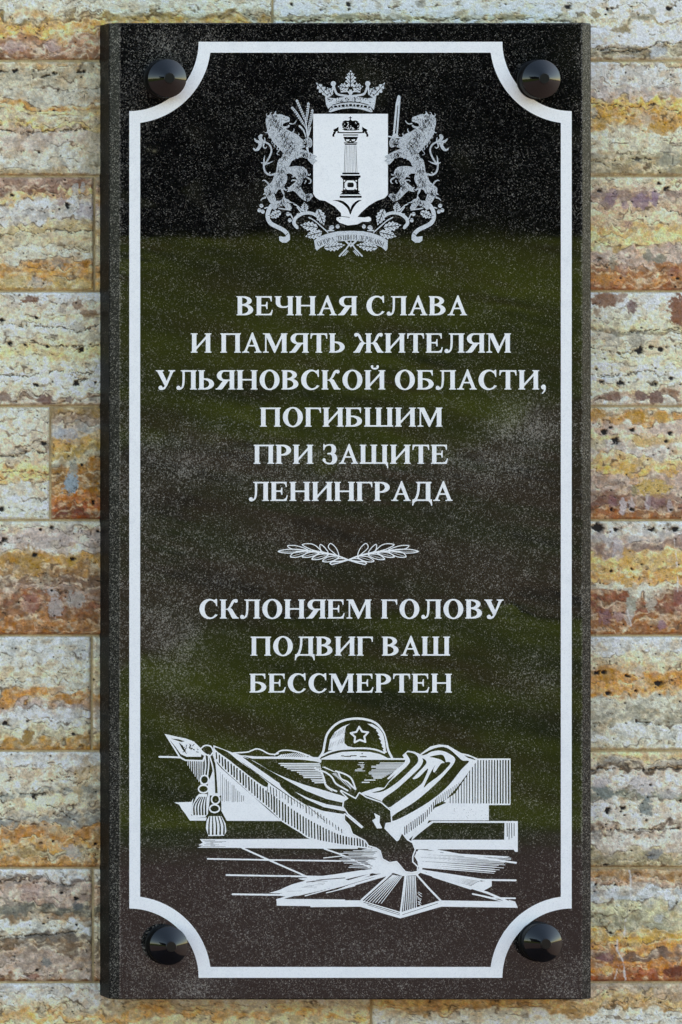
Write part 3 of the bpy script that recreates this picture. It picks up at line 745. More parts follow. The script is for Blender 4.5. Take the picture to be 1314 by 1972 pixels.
    # pale glow along the flame (a light mass between flag and flame), then the dark flame itself
    FL = [(60, 545), (160, 600), (185, 560), (230, 590), (330, 625), (395, 680), (402, 758), (365, 762), (355, 800), (440, 888), (455, 880), (475, 835), (510, 880), (545, 900), (562, 945), (545, 990), (545, 1030), (578, 1062), (578, 1090), (545, 1098), (500, 1092), (465, 1050), (440, 1022), (390, 1030), (345, 1005), (330, 950), (300, 930), (250, 915), (225, 880), (140, 835), (120, 780), (85, 740), (85, 705), (150, 760), (200, 800), (212, 790), (180, 760), (110, 700), (75, 650), (80, 615), (110, 595), (80, 565)]
    A.line(FL + [FL[0]], 17); A.cut(FL)
    A.poly([(285, 695), (325, 715), (322, 760), (340, 798), (305, 800), (272, 745), (296, 730)])
    out['flame'] = A
    # banner of the right side
    A = Art(690, 1430, 926, 1640, .5); b(A)
    A.poly([(190, 560), (230, 545), (310, 520), (355, 522), (385, 480), (440, 420), (500, 340), (480, 300), (515, 268), (560, 275), (600, 292), (670, 240), (730, 226), (790, 232), (840, 262), (880, 285), (930, 295), (990, 320), (980, 350), (920, 430), (860, 510), (780, 600), (700, 640), (640, 790), (560, 840), (520, 880), (440, 880), (360, 800), (360, 765), (400, 750), (400, 670), (330, 610), (250, 580)])
    A.cut([(505, 285), (545, 283), (580, 305), (585, 345), (540, 395), (450, 480), (350, 545), (270, 555), (350, 530), (392, 480), (460, 420), (530, 345)], True)
    A.cut([(340, 608), (440, 530), (540, 440), (600, 380), (620, 340), (615, 320), (640, 335), (640, 360), (595, 410), (550, 460), (590, 450), (655, 390), (620, 480), (580, 520), (500, 580), (430, 630), (385, 655)], True)
    A.cut([(608, 298), (680, 258), (750, 242), (800, 258), (850, 300), (890, 335), (935, 340), (880, 400), (800, 500), (700, 590), (560, 680), (420, 748), (418, 710), (560, 620), (680, 520), (770, 430), (840, 335), (800, 290), (740, 268), (680, 275), (640, 295)], True)
    A.cut([(665, 310), (740, 295), (765, 310), (775, 350), (740, 330), (700, 318)], True)
    A.cut([(795, 345), (805, 360), (740, 430), (660, 490), (625, 520), (660, 440), (700, 370), (712, 350), (690, 400), (700, 415), (740, 360), (765, 350)], True)
    A.poly([(895, 290), (985, 325), (960, 345), (900, 330)])
    for k in range(6): A.cline([(905 + k * 10, 300 + k * 3), (930 + k * 10, 318 + k * 3)], 4)
    for k in range(16):      # fringe
        x = 495 + k * 14; A.cline([(x, 790 - k * 10 + (0 if k < 11 else (k - 10) * -7)), (J(x + 2), 842 - k * 10)], R.uniform(5, 8))
    for k in range(12):
        t = k / 11; x = 715 + t * 150; A.cline([(x, 590 - t * 100), (x + 3, 640 - t * 110)], 5)
    out['banner_right'] = A
    # steps, pavement rays and the star-shaped plinth
    A = Art(380, 1452, 1002, 1770, .5); b(A)
    A.poly([(985, 322), (1218, 322), (1218, 640), (1070, 640), (1070, 745), (640, 745), (600, 800), (680, 750), (1268, 750), (1268, 960), (1250, 960), (1240, 945), (555, 942), (540, 880), (560, 830), (700, 660), (780, 625), (760, 615), (840, 560), (920, 440)])
    A.cut([(690, 760), (1178, 762), (1176, 878), (545, 878), (600, 830)])
    k = 0; x = 1205
    while x > 800:
        y0 = 336 if x > 985 else 336 + (985 - x) * 1.35; y1 = 626
        if y1 > y0 + 6: A.cline([(x, y0), (J(x, 1.5), y1)], max(2.6, 10.5 - (1205 - x) * .012))
        x -= 19
    for x in (1195, 1210, 1226, 1243): A.cline([(x, 765), (J(x), J(860, 15))], 6)
    for k in range(30):
        x = R.uniform(790, 1060); y = R.uniform(655, 735); A.cline([(x, y), (x + 5, y + 3)], 2.5)
    a(A)
    A.poly([(310, 898), (1080, 896), (1200, 925), (1330, 945), (1420, 950), (1420, 966), (292, 957), (335, 945), (300, 940), (330, 922), (322, 912)])
    for k in range(8): A.cline([(335 + R.uniform(-10, 60), 908 + k * 6), (420 + R.uniform(-20, 80), 908 + k * 6)], 3)
    A.line([(608, 960), (830, 1060), (1060, 1160), (1190, 1200)], 11); A.line([(1185, 965), (1314, 1010), (1400, 1050), (1500, 1095)], 10)
    A.line([(365, 1036), (800, 1044), (1400, 1052)], 10); A.line([(497, 1150), (830, 1156), (1180, 1162)], 11); A.line([(540, 1285), (900, 1290)], 12)
    A.line([(1180, 1030), (1314, 1015)], 6)
    A.poly([(798, 1276), (870, 1255), (900, 1240), (960, 1215), (1050, 1190), (1000, 1175), (1100, 1165), (1220, 1150), (1330, 1135), (1600, 1095), (1600, 1120), (1330, 1180), (1400, 1200), (1330, 1225), (1150, 1262), (1000, 1296), (900, 1300), (850, 1290), (880, 1280)])
    for k in range(22):
        y = 1165 + k * 5.5; x = R.uniform(840, 1150); A.cline([(x, y), (x + R.uniform(40, 130), y - 3)], 2.6)
    A.cline([(1060, 1200), (1200, 1180), (1330, 1170)], 6)
    A.poly([(850, 1317), (1330, 1322), (1330, 1371), (850, 1365)])
    A.line([(852, 1325), (930, 1302), (1180, 1235), (1330, 1200), (1500, 1150)], 12); A.line([(1050, 1296), (1314, 1225), (1500, 1170)], 7); A.line([(1200, 1275), (1400, 1225)], 6)
    b(A)
    # glow around the foot of the flame
    A.poly([(170, 950), (300, 930), (340, 955), (350, 1020), (440, 1025), (490, 1095), (580, 1095), (600, 1055), (560, 990), (590, 945), (700, 955), (760, 960), (600, 985), (620, 1060), (610, 1095), (580, 1120), (480, 1125), (420, 1105), (300, 1110), (180, 1090), (290, 1075), (190, 1045), (280, 1060), (220, 1020), (300, 1010), (180, 980), (300, 965)])
    for k in range(13):
        y = 948 + k * 9.5; A.cline([(J(90, 30), y), (300 + R.uniform(-40, 10), y + k)], 4)
        A.line([(J(90, 60), y + 4), (310, y + 5 + k * .6)], R.uniform(2, 4))
    for k in range(17):
        y0 = 960 + k * 6.5; x1 = 1250 - k * 8 + R.uniform(-50, 10)
        A.line([(575 + k, y0), (x1, 992 + k * 7.0 + R.uniform(-3, 3))], R.uniform(3.5, 8), w1=3)
    A.line([(660, 940), (900, 985), (1256, 1035)], 12); A.line([(600, 1085), (1030, 1152), (1254, 1155)], 12)
    A.line([(600, 1095), (900, 1190), (1060, 1240), (1200, 1300)], 14); A.line([(620, 1105), (1020, 1225)], 5)
    for k in range(9): A.line([(640 + k * 6, 1092 + k * 5), (1020 - k * 9, 1152 + k * 8)], 5.5)
    A.poly([(1090, 1155), (1090, 1195), (1030, 1228), (930, 1210), (1000, 1165)])
    A.line([(960, 1248), (1090, 1275), (1250, 1278)], 10); A.line([(1000, 1258), (1190, 1304)], 6)
    A.poly([(-150, 1292), (200, 1292), (470, 1372), (735, 1292), (1210, 1300), (1205, 1288), (1250, 1300), (1268, 1342), (745, 1335), (465, 1415), (190, 1335), (-150, 1338)])
    A.cline([(215, 1305), (460, 1380)], 5); A.cline([(240, 1322), (460, 1392)], 4); A.cline([(480, 1390), (720, 1312)], 4)
    # rays of the star
    A.line([(400, 1110), (200, 1290)], 13)
    for k in range(7): t = k / 6; A.line([(415 + t * 60, 1120 + t * 8), (215 + t * 120, 1300 + t * 12)], 7 - t * 2, w1=4)
    A.line([(500, 1120), (468, 1372)], 12)
    for k in range(7): t = k / 6; A.line([(505 + t * 62, 1128), (485 + t * 90, 1362 - t * 22)], 6.5, w1=5)
    A.line([(575, 1115), (660, 1210), (742, 1295)], 12)
    for k in range(10): A.line([(600 + R.uniform(-20, 5), 1235 + k * 9), (603 + R.uniform(-20, 20), 1248 + k * 9)], 3)
    A.line([(400, 1100), (100, 1170), (-150, 1235)], 11); A.line([(390, 1090), (200, 1090), (-60, 1130)], 9)
    for k in range(5): A.line([(385, 1108 + k * 3), (110 - k * 20, 1190 + k * 8)], 5)
    out['steps_and_plinth'] = A
    for k_, B in out.items():
        if k_ in ('banner_left', 'hills', 'banner_right', 'steps_and_plinth', 'helmet'): b(B); B.cut(FL)
        B.f += .10
    return out
# ---------------------------------------------------------------- END ART
# ---------------------------------------------------------------- materials
def stone_material():
    m, nt, b = new_mat("banded_travertine"); n = N(nt)
    a = n.n('ShaderNodeAttribute', attribute_name='tone'); c = a.outputs['Color']
    f1 = n.noise(420, 4, .65); f2 = n.noise(1500, 3, .6); f3 = n.noise(150, 3, .5)
    v = n.math('ADD', n.map(f1, .25, .75, .72, 1.26), n.map(f2, .25, .75, -.22, .22))
    hsv = n.n('ShaderNodeHueSaturation'); n.l(c, hsv.inputs['Color']); n.l(v, hsv.inputs['Value']); n.l(n.map(f3, .3, .7, .85, 1.1), hsv.inputs['Saturation'])
    # pores and dark grains
    vo = n.n('ShaderNodeTexVoronoi', i_Scale=520.0); n.l(n.coord(), vo.inputs['Vector'])
    pore = n.math('MULTIPLY', n.map(vo.outputs['Distance'], .10, .22, 1, 0), n.map(n.noise(60, 3, .6), .47, .62, 0, 1))
    c2 = n.mix(n.math('MULTIPLY', pore, .75), hsv.outputs[0], lin((70, 60, 50)))
    n.l(c2, b.inputs['Base Color']); n.l(n.map(f1, .3, .7, .42, .68), b.inputs['Roughness']); b.inputs['Specular IOR Level'].default_value = .35
    h = n.math('SUBTRACT', n.math('ADD', n.math('MULTIPLY', f1, .6), n.math('MULTIPLY', f2, .3)), n.math('MULTIPLY', pore, .8))
    n.bump(h, .55, .0016, b)
    return m
def mortar_material():
    m, nt, b = new_mat("tan_mortar"); n = N(nt)
    f = n.noise(300, 5, .65); g = n.noise(25, 4, .6)
    c = n.mix(n.map(f, .3, .7), lin((178, 152, 108)), lin((218, 196, 152))); c = n.mix(n.map(g, .45, .7, 0, .6), c, lin((120, 95, 62)))
    n.l(c, b.inputs['Base Color']); b.inputs['Roughness'].default_value = .85; n.bump(f, .8, .002, b)
    return m
def granite_material(dark=1.0, name="polished_granite", rough=.008):
    m, nt, b = new_mat(name); n = N(nt)
    co = n.coord()
    dust_and_reflection = n.n('ShaderNodeAttribute', attribute_name='dust_and_reflection').outputs['Fac']
    wob = n.n('ShaderNodeTexNoise', i_Scale=500.0, i_Detail=2.0); n.l(co, wob.inputs['Vector'])
    mp = n.n('ShaderNodeVectorMath', operation='MULTIPLY_ADD'); n.l(wob.outputs['Color'], mp.inputs[0]); mp.inputs[1].default_value = (.003, .003, .003); n.l(co, mp.inputs[2])
    warped = mp.outputs[0]
    f1 = n.n('ShaderNodeTexNoise', i_Scale=620.0, i_Detail=3.0, i_Roughness=.62); n.l(warped, f1.inputs['Vector'])
    f2 = n.n('ShaderNodeTexNoise', i_Scale=270.0, i_Detail=3.0, i_Roughness=.6); n.l(co, f2.inputs['Vector'])
    f3 = n.noise(38, 4, .6)
    thr = n.math('SUBTRACT', .598, n.math('ADD', n.math('MULTIPLY', dust_and_reflection, .13), n.math('MULTIPLY', n.math('SUBTRACT', f3, .5), .16)))
    s = n.math('SUBTRACT', f1.outputs[0], thr)
    fleck = n.map(s, 0, .11, 0, 1)
    s2 = n.map(n.math('SUBTRACT', f2.outputs[0], n.math('ADD', thr, .015)), 0, .06, 0, .55)
    base = n.mix(n.map(f2.outputs[0], .35, .65), (.0016 * dark, .0015 * dark, .0017 * dark), (.006 * dark, .0058 * dark, .006 * dark))
    c = n.mix(s2, base, (.058, .054, .050))
    c = n.mix(n.math('MULTIPLY', fleck, .8), c, (.30, .275, .24))
    c = n.mix(n.math('MULTIPLY', dust_and_reflection, .10), c, (.10, .097, .092))  # pale veil of dust and of the painted path reflection
    n.l(c, b.inputs['Base Color'])
    n.l(n.map(n.noise(9, 3, .6), .3, .7, rough, rough + .03), b.inputs['Roughness'])
    b.inputs['IOR'].default_value = 1.56
    return m
def paint_material(name, c0, c1, lo=.45, hi=.75, scale=800, holes=.0):
    m, nt, b = new_mat(name); n = N(nt)
    f = n.noise(scale, 4, .7); g = n.noise(60, 4, .6)
    c = n.mix(n.map(f, lo - .2, hi), c0, c1); c = n.mix(n.map(g, .5, .75, 0, .18), c, c0)
    n.l(c, b.inputs['Base Color']); b.inputs['Roughness'].default_value = .6; b.inputs['Specular IOR Level'].default_value = .3
    n.bump(f, .25, .0006, b)
    return m
M_stone = stone_material(); M_mortar = mortar_material(); M_granite = granite_material()
M_edge = granite_material(.7, "honed_granite_edge", .45)
M_bevel = granite_material(1.4, "polished_bevel", .22); M_bevel.node_tree.nodes['Principled BSDF'].inputs['IOR'].default_value = 1.22
M_edge.node_tree.nodes["Principled BSDF"].inputs["IOR"].default_value = 1.18
M_white = paint_material("engraved_white", lin((196, 200, 206)), lin((254, 254, 254)), .22, .50)
M_grey = paint_material("engraved_halftone", lin((92, 98, 104)), lin((222, 226, 230)), .48, .60, 1100)
M_halftone_light = paint_material("engraved_light_halftone", lin((140, 146, 152)), lin((230, 234, 238)), .42, .60, 1100)
m, nt, b_ = new_mat("black_lacquer"); M_black = m; b_.inputs['Base Color'].default_value = (.004, .004, .005, 1); b_.inputs['Roughness'].default_value = .035; b_.inputs['IOR'].default_value = 1.42
n_ = N(nt); n_.l(n_.map(n_.noise(300, 3, .6), .3, .7, .02, .09), b_.inputs['Roughness'])
M_matt, nt, b_ = new_mat("matt_black_rim"); b_.inputs['Base Color'].default_value = (.004, .004, .004, 1); b_.inputs['Roughness'].default_value = .45; b_.inputs['Specular IOR Level'].default_value = .15

# ---------------------------------------------------------------- the travertine wall
# every visible stone: bands as (photograph row, colour); L = left of the plaque, R = right of it
C = dict
BL = {
 0: [(-103, (200,198,190)), (10, (205,200,188)), (26, (200,196,180)), (31, (150,128,80)), (39, (205,162,84)), (58, (214,176,100)), (69, (178,128,110)), (82, (200,168,160)), (92, (165,112,100)), (108, (150,105,85))],
 1: [(117, (188,165,128)), (126, (168,160,142)), (145, (182,176,160)), (165, (190,186,176)), (198, (186,142,62)), (210, (205,188,140)), (222, (196,182,160)), (240, (205,180,110)), (250, (190,176,172)), (285, (196,192,184)), (312, (188,186,180)), (330, (180,160,125))],
 2: [(340, (170,128,138)), (358, (150,108,122)), (372, (208,176,124)), (386, (200,196,200)), (410, (190,186,196)), (428, (190,172,132)), (450, (192,182,158)), (478, (200,196,184)), (505, (178,132,58)), (522, (190,148,72)), (540, (186,164,110))],
 3: [(564, (206,204,204)), (582, (196,186,176)), (604, (214,202,172)), (620, (204,200,192)), (645, (196,190,172)), (664, (214,198,152)), (690, (212,206,188)), (708, (218,214,204)), (740, (222,216,196)), (756, (206,200,190)), (765, (142,112,100)), (773, (186,176,166))],
 4: [(784, (208,202,188)), (810, (218,206,192)), (838, (212,196,176)), (869, (160,150,138)), (878, (202,190,172)), (892, (222,184,124)), (908, (214,178,110)), (924, (206,202,194)), (955, (208,208,200)), (980, (204,208,198))],
 4.5: [(784, (158,132,84)), (804, (168,146,136)), (822, (172,172,174)), (838, (186,150,78)), (856, (180,156,92)), (872, (176,170,150)), (890, (172,128,46)), (912, (150,110,40)), (936, (168,122,48)), (955, (196,118,32)), (976, (172,92,42)), (990, (140,70,40))],
 5: [(1003, (196,192,182)), (1022, (190,172,186)), (1048, (196,184,190)), (1066, (178,142,72)), (1088, (168,132,84)), (1106, (136,104,92)), (1124, (172,142,140)), (1140, (158,100,86)), (1166, (150,98,78)), (1184, (172,114,58)), (1208, (164,106,62))],
 6: [(1226, (192,196,200)), (1262, (198,196,190)), (1290, (206,196,176)), (1314, (196,194,184)), (1333, (188,136,62)), (1356, (176,154,160)), (1368, (202,202,208)), (1394, (200,198,190)), (1406, (192,186,160)), (1424, (172,134,62))],
 7: [(1448, (196,194,198)), (1480, (204,192,176)), (1504, (214,206,192)), (1524, (146,150,146)), (1538, (212,198,172)), (1562, (176,170,160)), (1574, (150,150,146)), (1594, (182,130,58)), (1620, (186,148,84)), (1644, (176,164,132)), (1656, (178,136,66))],
 8: [(1672, (200,200,206)), (1693, (130,118,118)), (1700, (190,166,164)), (1722, (176,150,148)), (1741, (112,112,104)), (1762, (150,128,104)), (1776, (202,204,200)), (1798, (118,110,102)), (1816, (136,114,92)), (1832, (172,152,146)), (1862, (184,166,162)), (1880, (134,84,66))],
 9: [(1892, (192,190,194)), (1912, (200,196,190)), (1934, (190,178,152)), (1946, (204,162,90)), (1962, (196,184,150))],
 -1: [(-103, (216,214,212)), (20, (218,214,206)), (31, (152,140,104)), (40, (216,214,214)), (80, (220,218,222))],
}
BR = {
 0: [(-103, (220,218,216)), (8, (222,220,220)), (32, (158,148,120)), (40, (214,204,186)), (47, (226,222,226)), (86, (150,142,124)), (100, (140,130,108)), (110, (196,190,176))],
 1: [(118, (198,178,142)), (124, (198,194,198)), (165, (192,178,192)), (186, (208,172,88)), (204, (206,160,66)), (226, (196,156,82)), (248, (204,196,178)), (276, (192,186,168)), (300, (166,156,128)), (322, (164,152,122))],
 2: [(338, (208,196,172)), (352, (206,186,160)), (368, (168,138,150)), (392, (200,172,150)), (410, (212,190,160)), (432, (204,172,108)), (450, (218,198,144)), (476, (190,166,166)), (508, (172,112,80)), (524, (190,126,66)), (548, (170,104,76))],
 3: [(562, (206,206,206)), (590, (204,200,188)), (612, (210,202,172)), (630, (140,134,112)), (640, (202,196,182)), (662, (216,206,184)), (684, (222,210,180)), (708, (220,218,210)), (740, (216,206,180)), (757, (150,116,106)), (770, (204,198,190))],
 4: [(783, (186,180,164)), (793, (198,150,80)), (812, (202,178,178)), (836, (208,186,142)), (852, (196,184,184)), (880, (204,178,128)), (898, (206,168,90)), (912, (184,156,152)), (938, (176,150,150)), (955, (152,104,106)), (982, (168,102,54))],
 5: [(1003, (200,200,196)), (1020, (190,182,198)), (1040, (158,126,146)), (1062, (206,176,112)), (1092, (206,158,80)), (1118, (196,190,178)), (1138, (160,92,66)), (1160, (150,92,84)), (1184, (156,98,56)), (1206, (172,108,48))],
 6: [(1224, (192,194,198)), (1262, (206,192,164)), (1290, (196,142,60)), (1322, (204,152,70)), (1340, (186,184,172)), (1366, (164,162,148)), (1396, (194,196,192)), (1430, (196,192,172))],
 7: [(1448, (212,190,148)), (1462, (162,158,152)), (1478, (112,96,82)), (1489, (210,200,194)), (1522, (134,138,128)), (1540, (206,198,190)), (1592, (120,102,94)), (1600, (196,186,182)), (1638, (162,152,124)), (1660, (160,146,112))],
 8: [(1674, (166,130,80)), (1698, (180,150,136)), (1712, (188,194,206)), (1742, (186,182,152)), (1766, (164,162,138)), (1790, (190,156,64)), (1814, (206,150,66)), (1832, (134,100,98)), (1852, (206,132,28)), (1872, (176,92,28))],
 9: [(1895, (178,160,140)), (1918, (196,168,116)), (1938, (176,142,84)), (1948, (204,202,194)), (1965, (196,196,192))],
 9.5: [(1895, (178,152,102)), (1930, (190,156,92)), (1950, (186,150,78))],
}
# spots of their own colour: (x, y, rx, ry, colour, strength)
BLOBS = [(60,578,20,7,(136,92,66),.9),(150,588,9,12,(150,116,90),.8),(170,604,18,7,(140,104,72),.8),(150,632,16,14,(150,150,138),.6),(86,770,12,8,(132,98,86),.9),(8,764,12,9,(140,108,90),.8),(133,768,9,6,(120,104,100),.8),(180,768,8,5,(130,124,116),.6),
 (137,932,15,18,(160,180,188),.9),(142,900,9,12,(170,176,164),.7),(125,838,24,11,(184,184,188),.7),(55,1085,26,26,(172,128,48),.7),(140,1080,12,12,(196,156,70),.6),(60,1160,20,20,(168,108,92),.6),(105,1170,14,20,(206,196,188),.6),(145,1155,18,14,(186,184,176),.6),
 (55,1420,12,14,(160,120,48),.9),(100,1140,12,9,(206,196,190),.6),(190,290,26,60,(190,176,140),.5),(118,380,11,16,(150,108,120),.5),(145,365,6,14,(204,198,188),.8),(160,362,5,10,(200,196,190),.7),(135,405,9,10,(168,166,158),.6),(170,405,18,14,(190,178,184),.6),
 (40,330,70,5,(184,160,120),.6),(30,540,26,12,(206,184,130),.6),(75,545,22,10,(204,200,190),.6),(115,500,16,16,(146,148,140),.5),(30,90,24,12,(208,176,170),.5),(100,88,18,12,(210,180,176),.5),(60,1720,22,20,(176,142,130),.6),(150,1745,10,8,(96,104,106),.7),(90,1853,10,10,(120,128,124),.7),(30,1750,28,16,(128,124,110),.6),(65,1880,14,5,(140,76,56),.7),
 (50,1500,16,14,(210,184,150),.5),(165,1500,20,40,(196,160,100),.55),(172,1530,14,22,(140,150,146),.6),(120,1600,22,9,(206,186,140),.5),(140,1640,16,14,(192,192,188),.6),(60,1640,26,14,(178,140,70),.5),
 (1165,578,24,14,(140,92,62),.9),(1190,572,18,10,(158,118,92),.8),(1218,590,10,14,(120,84,84),.8),(1150,600,7,9,(150,118,90),.7),(1304,592,18,28,(142,88,60),.95),(1225,655,20,16,(150,146,132),.7),(1180,660,14,22,(160,158,146),.55),(1232,762,14,10,(128,94,84),.9),(1266,764,17,12,(124,90,80),.9),(1182,764,13,10,(140,104,88),.85),(1262,672,26,14,(214,190,150),.5),
 (1154,798,14,10,(196,146,70),.8),(1225,802,22,13,(198,148,66),.85),(1272,800,12,10,(206,160,80),.8),(1235,845,20,12,(206,168,90),.5),(1150,856,14,10,(204,190,140),.6),(1210,900,16,10,(212,168,80),.7),(1258,938,38,16,(216,178,96),.9),(1220,945,6,12,(140,136,110),.7),(1308,925,12,24,(196,172,160),.6),
 (1200,975,8,16,(226,214,212),.7),(1217,972,6,15,(224,210,206),.7),(1248,966,5,16,(220,206,204),.6),(1290,975,6,14,(214,198,196),.5),(1180,965,10,14,(146,96,104),.6),(1265,965,14,12,(140,92,104),.5),
 (1205,1075,16,18,(214,160,70),.6),(1165,1100,12,12,(204,160,90),.5),(1208,1118,16,13,(212,158,56),.7),(1282,1104,14,9,(214,166,80),.6),(1190,1060,10,20,(206,200,206),.5),(1215,1165,9,16,(176,180,160),.8),(1212,1185,8,14,(206,196,184),.6),(1255,1165,10,14,(200,190,170),.7),(1165,1190,14,14,(150,110,120),.6),(1190,1185,12,9,(196,158,150),.7),(1275,1205,9,8,(158,112,128),.7),(1306,1150,14,22,(150,90,84),.6),(1240,1210,20,10,(150,90,50),.5),
 (1270,500,16,9,(128,128,108),.8),(1250,492,8,12,(130,130,112),.8),(1165,438,0.1,0.1,(128,128,108),.0),(1185,480,12,9,(186,150,70),.7),(1212,432,10,7,(176,128,116),.7),(1180,508,6,12,(150,140,116),.7),(1165,535,18,12,(206,146,76),.6),(1200,520,10,14,(150,92,80),.5),(1298,525,12,12,(150,88,76),.6),(1290,470,18,8,(196,156,146),.4),
 (1180,560 - 180,14,14,(146,120,138),.6),(1235,385,18,14,(148,120,140),.7),(1262,380,7,16,(150,122,146),.7),(1204,396,9,8,(156,124,140),.6),(1160,225,22,22,(206,164,72),.5),(1270,245,26,14,(206,152,54),.7),(1145,218,6,12,(196,206,196),.6),(1245,228,14,12,(210,196,178),.5),(1290,305,20,16,(158,160,146),.5),
 (1150,30,10,7,(140,116,72),.85),(1193,57,16,7,(150,130,88),.85),(1175,22,6,5,(170,168,150),.7),(1222,30,6,7,(176,168,150),.8),(1258,22,8,9,(160,156,138),.8),(1240,36,10,5,(150,144,122),.8),(1270,100,16,12,(206,212,216),.7),(1200,108,20,5,(206,200,190),.6),
 (1160,1525,20,14,(128,138,130),.9),(1244,1555,14,22,(134,142,134),.9),(1205,1478,10,12,(84,74,64),.6),(1150,1610,9,12,(140,142,136),.7),(1262,1645,16,9,(120,126,134),.7),(1240,1512,30,16,(212,204,200),.8),(1160,1505,20,10,(212,204,200),.8),(1290,1530,18,9,(206,198,192),.6),
 (1170,1300,26,14,(178,128,44),.6),(1265,1315,24,14,(202,150,60),.5),(1230,1295,10,14,(206,196,176),.6),(1300,1870,20,12,(112,48,28),.9),(1205,1880,14,9,(170,84,28),.7),(1165,1845,16,10,(150,96,100),.6),(1170,1866,12,6,(238,190,110),.7),(1270,1770,9,10,(206,206,196),.7),
 (330,35,26,5,(182,150,84),.7),(250,36,30,5,(204,162,92),.7),(440,34,22,5,(190,152,82),.6),(990,35,20,6,(150,136,98),.7),(900,34,26,5,(160,150,118),.6),(670,32,22,6,(140,132,100),.7),(768,33,26,6,(156,146,116),.6),(1090,18,10,7,(170,140,90),.7),(810,8,10,9,(150,148,140),.8),(730,12,9,10,(166,160,150),.7)]
PITS = [(20,661,4),(50,664,2.5),(94,667,3),(157,673,5),(70,741,4),(149,738,5),(102,736,1.8),(185,736,2),(84,853,6.5),(3,981,5),(158,895,2.5),(160,970,1),(180,968,4),(100,1016,4),(78,1020,2.5),(8,1038,4),(189,1023,3),(68,1070,4.5),(142,1077,3.5),(36,1160,2.5),(100,1137,2),(105,1186,2),(4,616,3),(70,612,3),(131,394,5),(131,400,3),(30,137,4),(160,138,3),(105,141,2.5),(25,376,3.5),(10,1393,5.5),(54,1389,2),(142,1414,2.5),(66,1535,5),(80,1623,3),(103,1620,2.5),(184,1625,2.5),(148,1730,4),(120,1720,2),(85,1780,2),(148,1781,2.2),(152,1789,1.5),(72,1868,3),
 (1289,16,5),(1302,12,1.8),(1178,15,2.5),(1167,28,1.5),(522,9,1.6),(672,9,5),(673,18,3),(618,19,2),(563,9,3),(975,8,2),(1094,12,5),(1170,18,3),(1270,354,3.5),(1283,363,4.5),(1154,368,4),(1305,537,3),(1295,530,2),(1232,675,7.5),(1254,667,3),(1274,673,4),(1200,689,1.5),(1150,711,2.5),(1160,735,4),(1195,738,6),(1262,739,4),(1293,728,3.5),(1186,748,1),(1165,833,5),(1186,849,6),(1284,850,3),(1177,823,3),(1219,828,4),(1290,835,4),(1178,981,4),(1219,981,3.5),(1293,982,2),(1152,1016,8.5),(1187,1020,3.5),(1279,1019,1.8),(1302,1020,5),(1256,1020,4),(1178,1100,3),(1217,1096,2.5),(1236,1086,2),(1301,1038,2),(1150,1296,4.5),(1163,1295,4),(1210,1302,4),(1268,1316,5),(1225,1330,3),(1170,1335,4),(1206,1393,2),(1170,1561,6),(1200,1556,4),(1197,1563,2),(1202,1570,2),(1246,1580,2.5),(1168,1588,1.5),(1253,1512,2),(1312,1542,3),(1168,1666,4),(1177,1797,2.5),(1148,1704,2.5),(340,1919,2),(828,1930,3.5),(1295,1310,2)]
CRACKS = [([(0,250),(40,254),(90,251),(130,252),(175,244)],1.3),([(0,138),(50,132),(75,138)],1.2),([(80,146),(100,148),(110,144)],1.3),([(150,138),(165,136)],2),([(0,622),(60,630),(110,628),(150,640),(190,628)],1.0),([(60,655),(90,664),(130,668)],1.2),([(95,665),(190,668)],.8),([(0,722),(60,724),(110,716),(190,722)],1.0),([(130,722),(175,736)],.9),([(0,878),(30,880),(55,871),(90,872)],1.8),([(0,908),(45,908),(95,912)],.9),([(80,443),(120,445),(180,444)],1.0),([(28,428),(45,448)],1.2),
 ([(1185,310),(1230,303),(1250,305)],1.6),([(1215,307),(1255,305)],1.4),([(1140,310),(1160,312),(1175,325)],1.0),([(1140,200),(1180,203),(1210,208),(1260,200),(1314,218)],1.1),([(1200,640),(1260,636),(1314,632)],1.4),([(1140,672),(1200,682),(1250,670),(1314,664)],.8),([(1140,722),(1200,720),(1240,714),(1262,716),(1270,730)],1.5),([(1150,728),(1230,718)],.8),([(1140,96),(1190,92),(1240,96),(1270,80),(1314,84)],1.2),([(1160,104),(1240,97)],1.3),([(1218,22),(1250,28)],.9),([(1140,1480),(1200,1484),(1314,1478)],1.4),([(1160,1594),(1200,1598),(1314,1594)],1.2),([(1225,1388),(1255,1393)],1.4),([(0,1532),(40,1528),(90,1530)],1.0),([(0,1576),(90,1592)],1.0),([(85,1544),(150,1582)],1.0),([(530,42),(640,40),(760,38),(900,37),(1000,36),(1110,42)],.9),([(840,36),(880,32)],1.0),([(0,1694),(60,1697),(150,1706)],1.2),([(0,1804),(80,1800),(150,1796)],1.2),([(160,700),(190,704)],.8)]
WHITES = [([(1213,1676),(1216,1700),(1214,1740)],1.5),([(1206,1770),(1203,1800)],1.8),([(1189,1810),(1188,1828),(1200,1850),(1205,1888)],1.6),([(1191,1860),(1184,1885)],1.0),([(1300,1040),(1303,1080),(1306,1140)],1.6),([(1208,1175),(1216,1205)],1.6)]
ROWY = [-323, -103, 117, 339.5, 561, 782.5, 1002, 1224, 1446, 1671.5, 1892, 2113]      # joints, photograph rows at the wall face

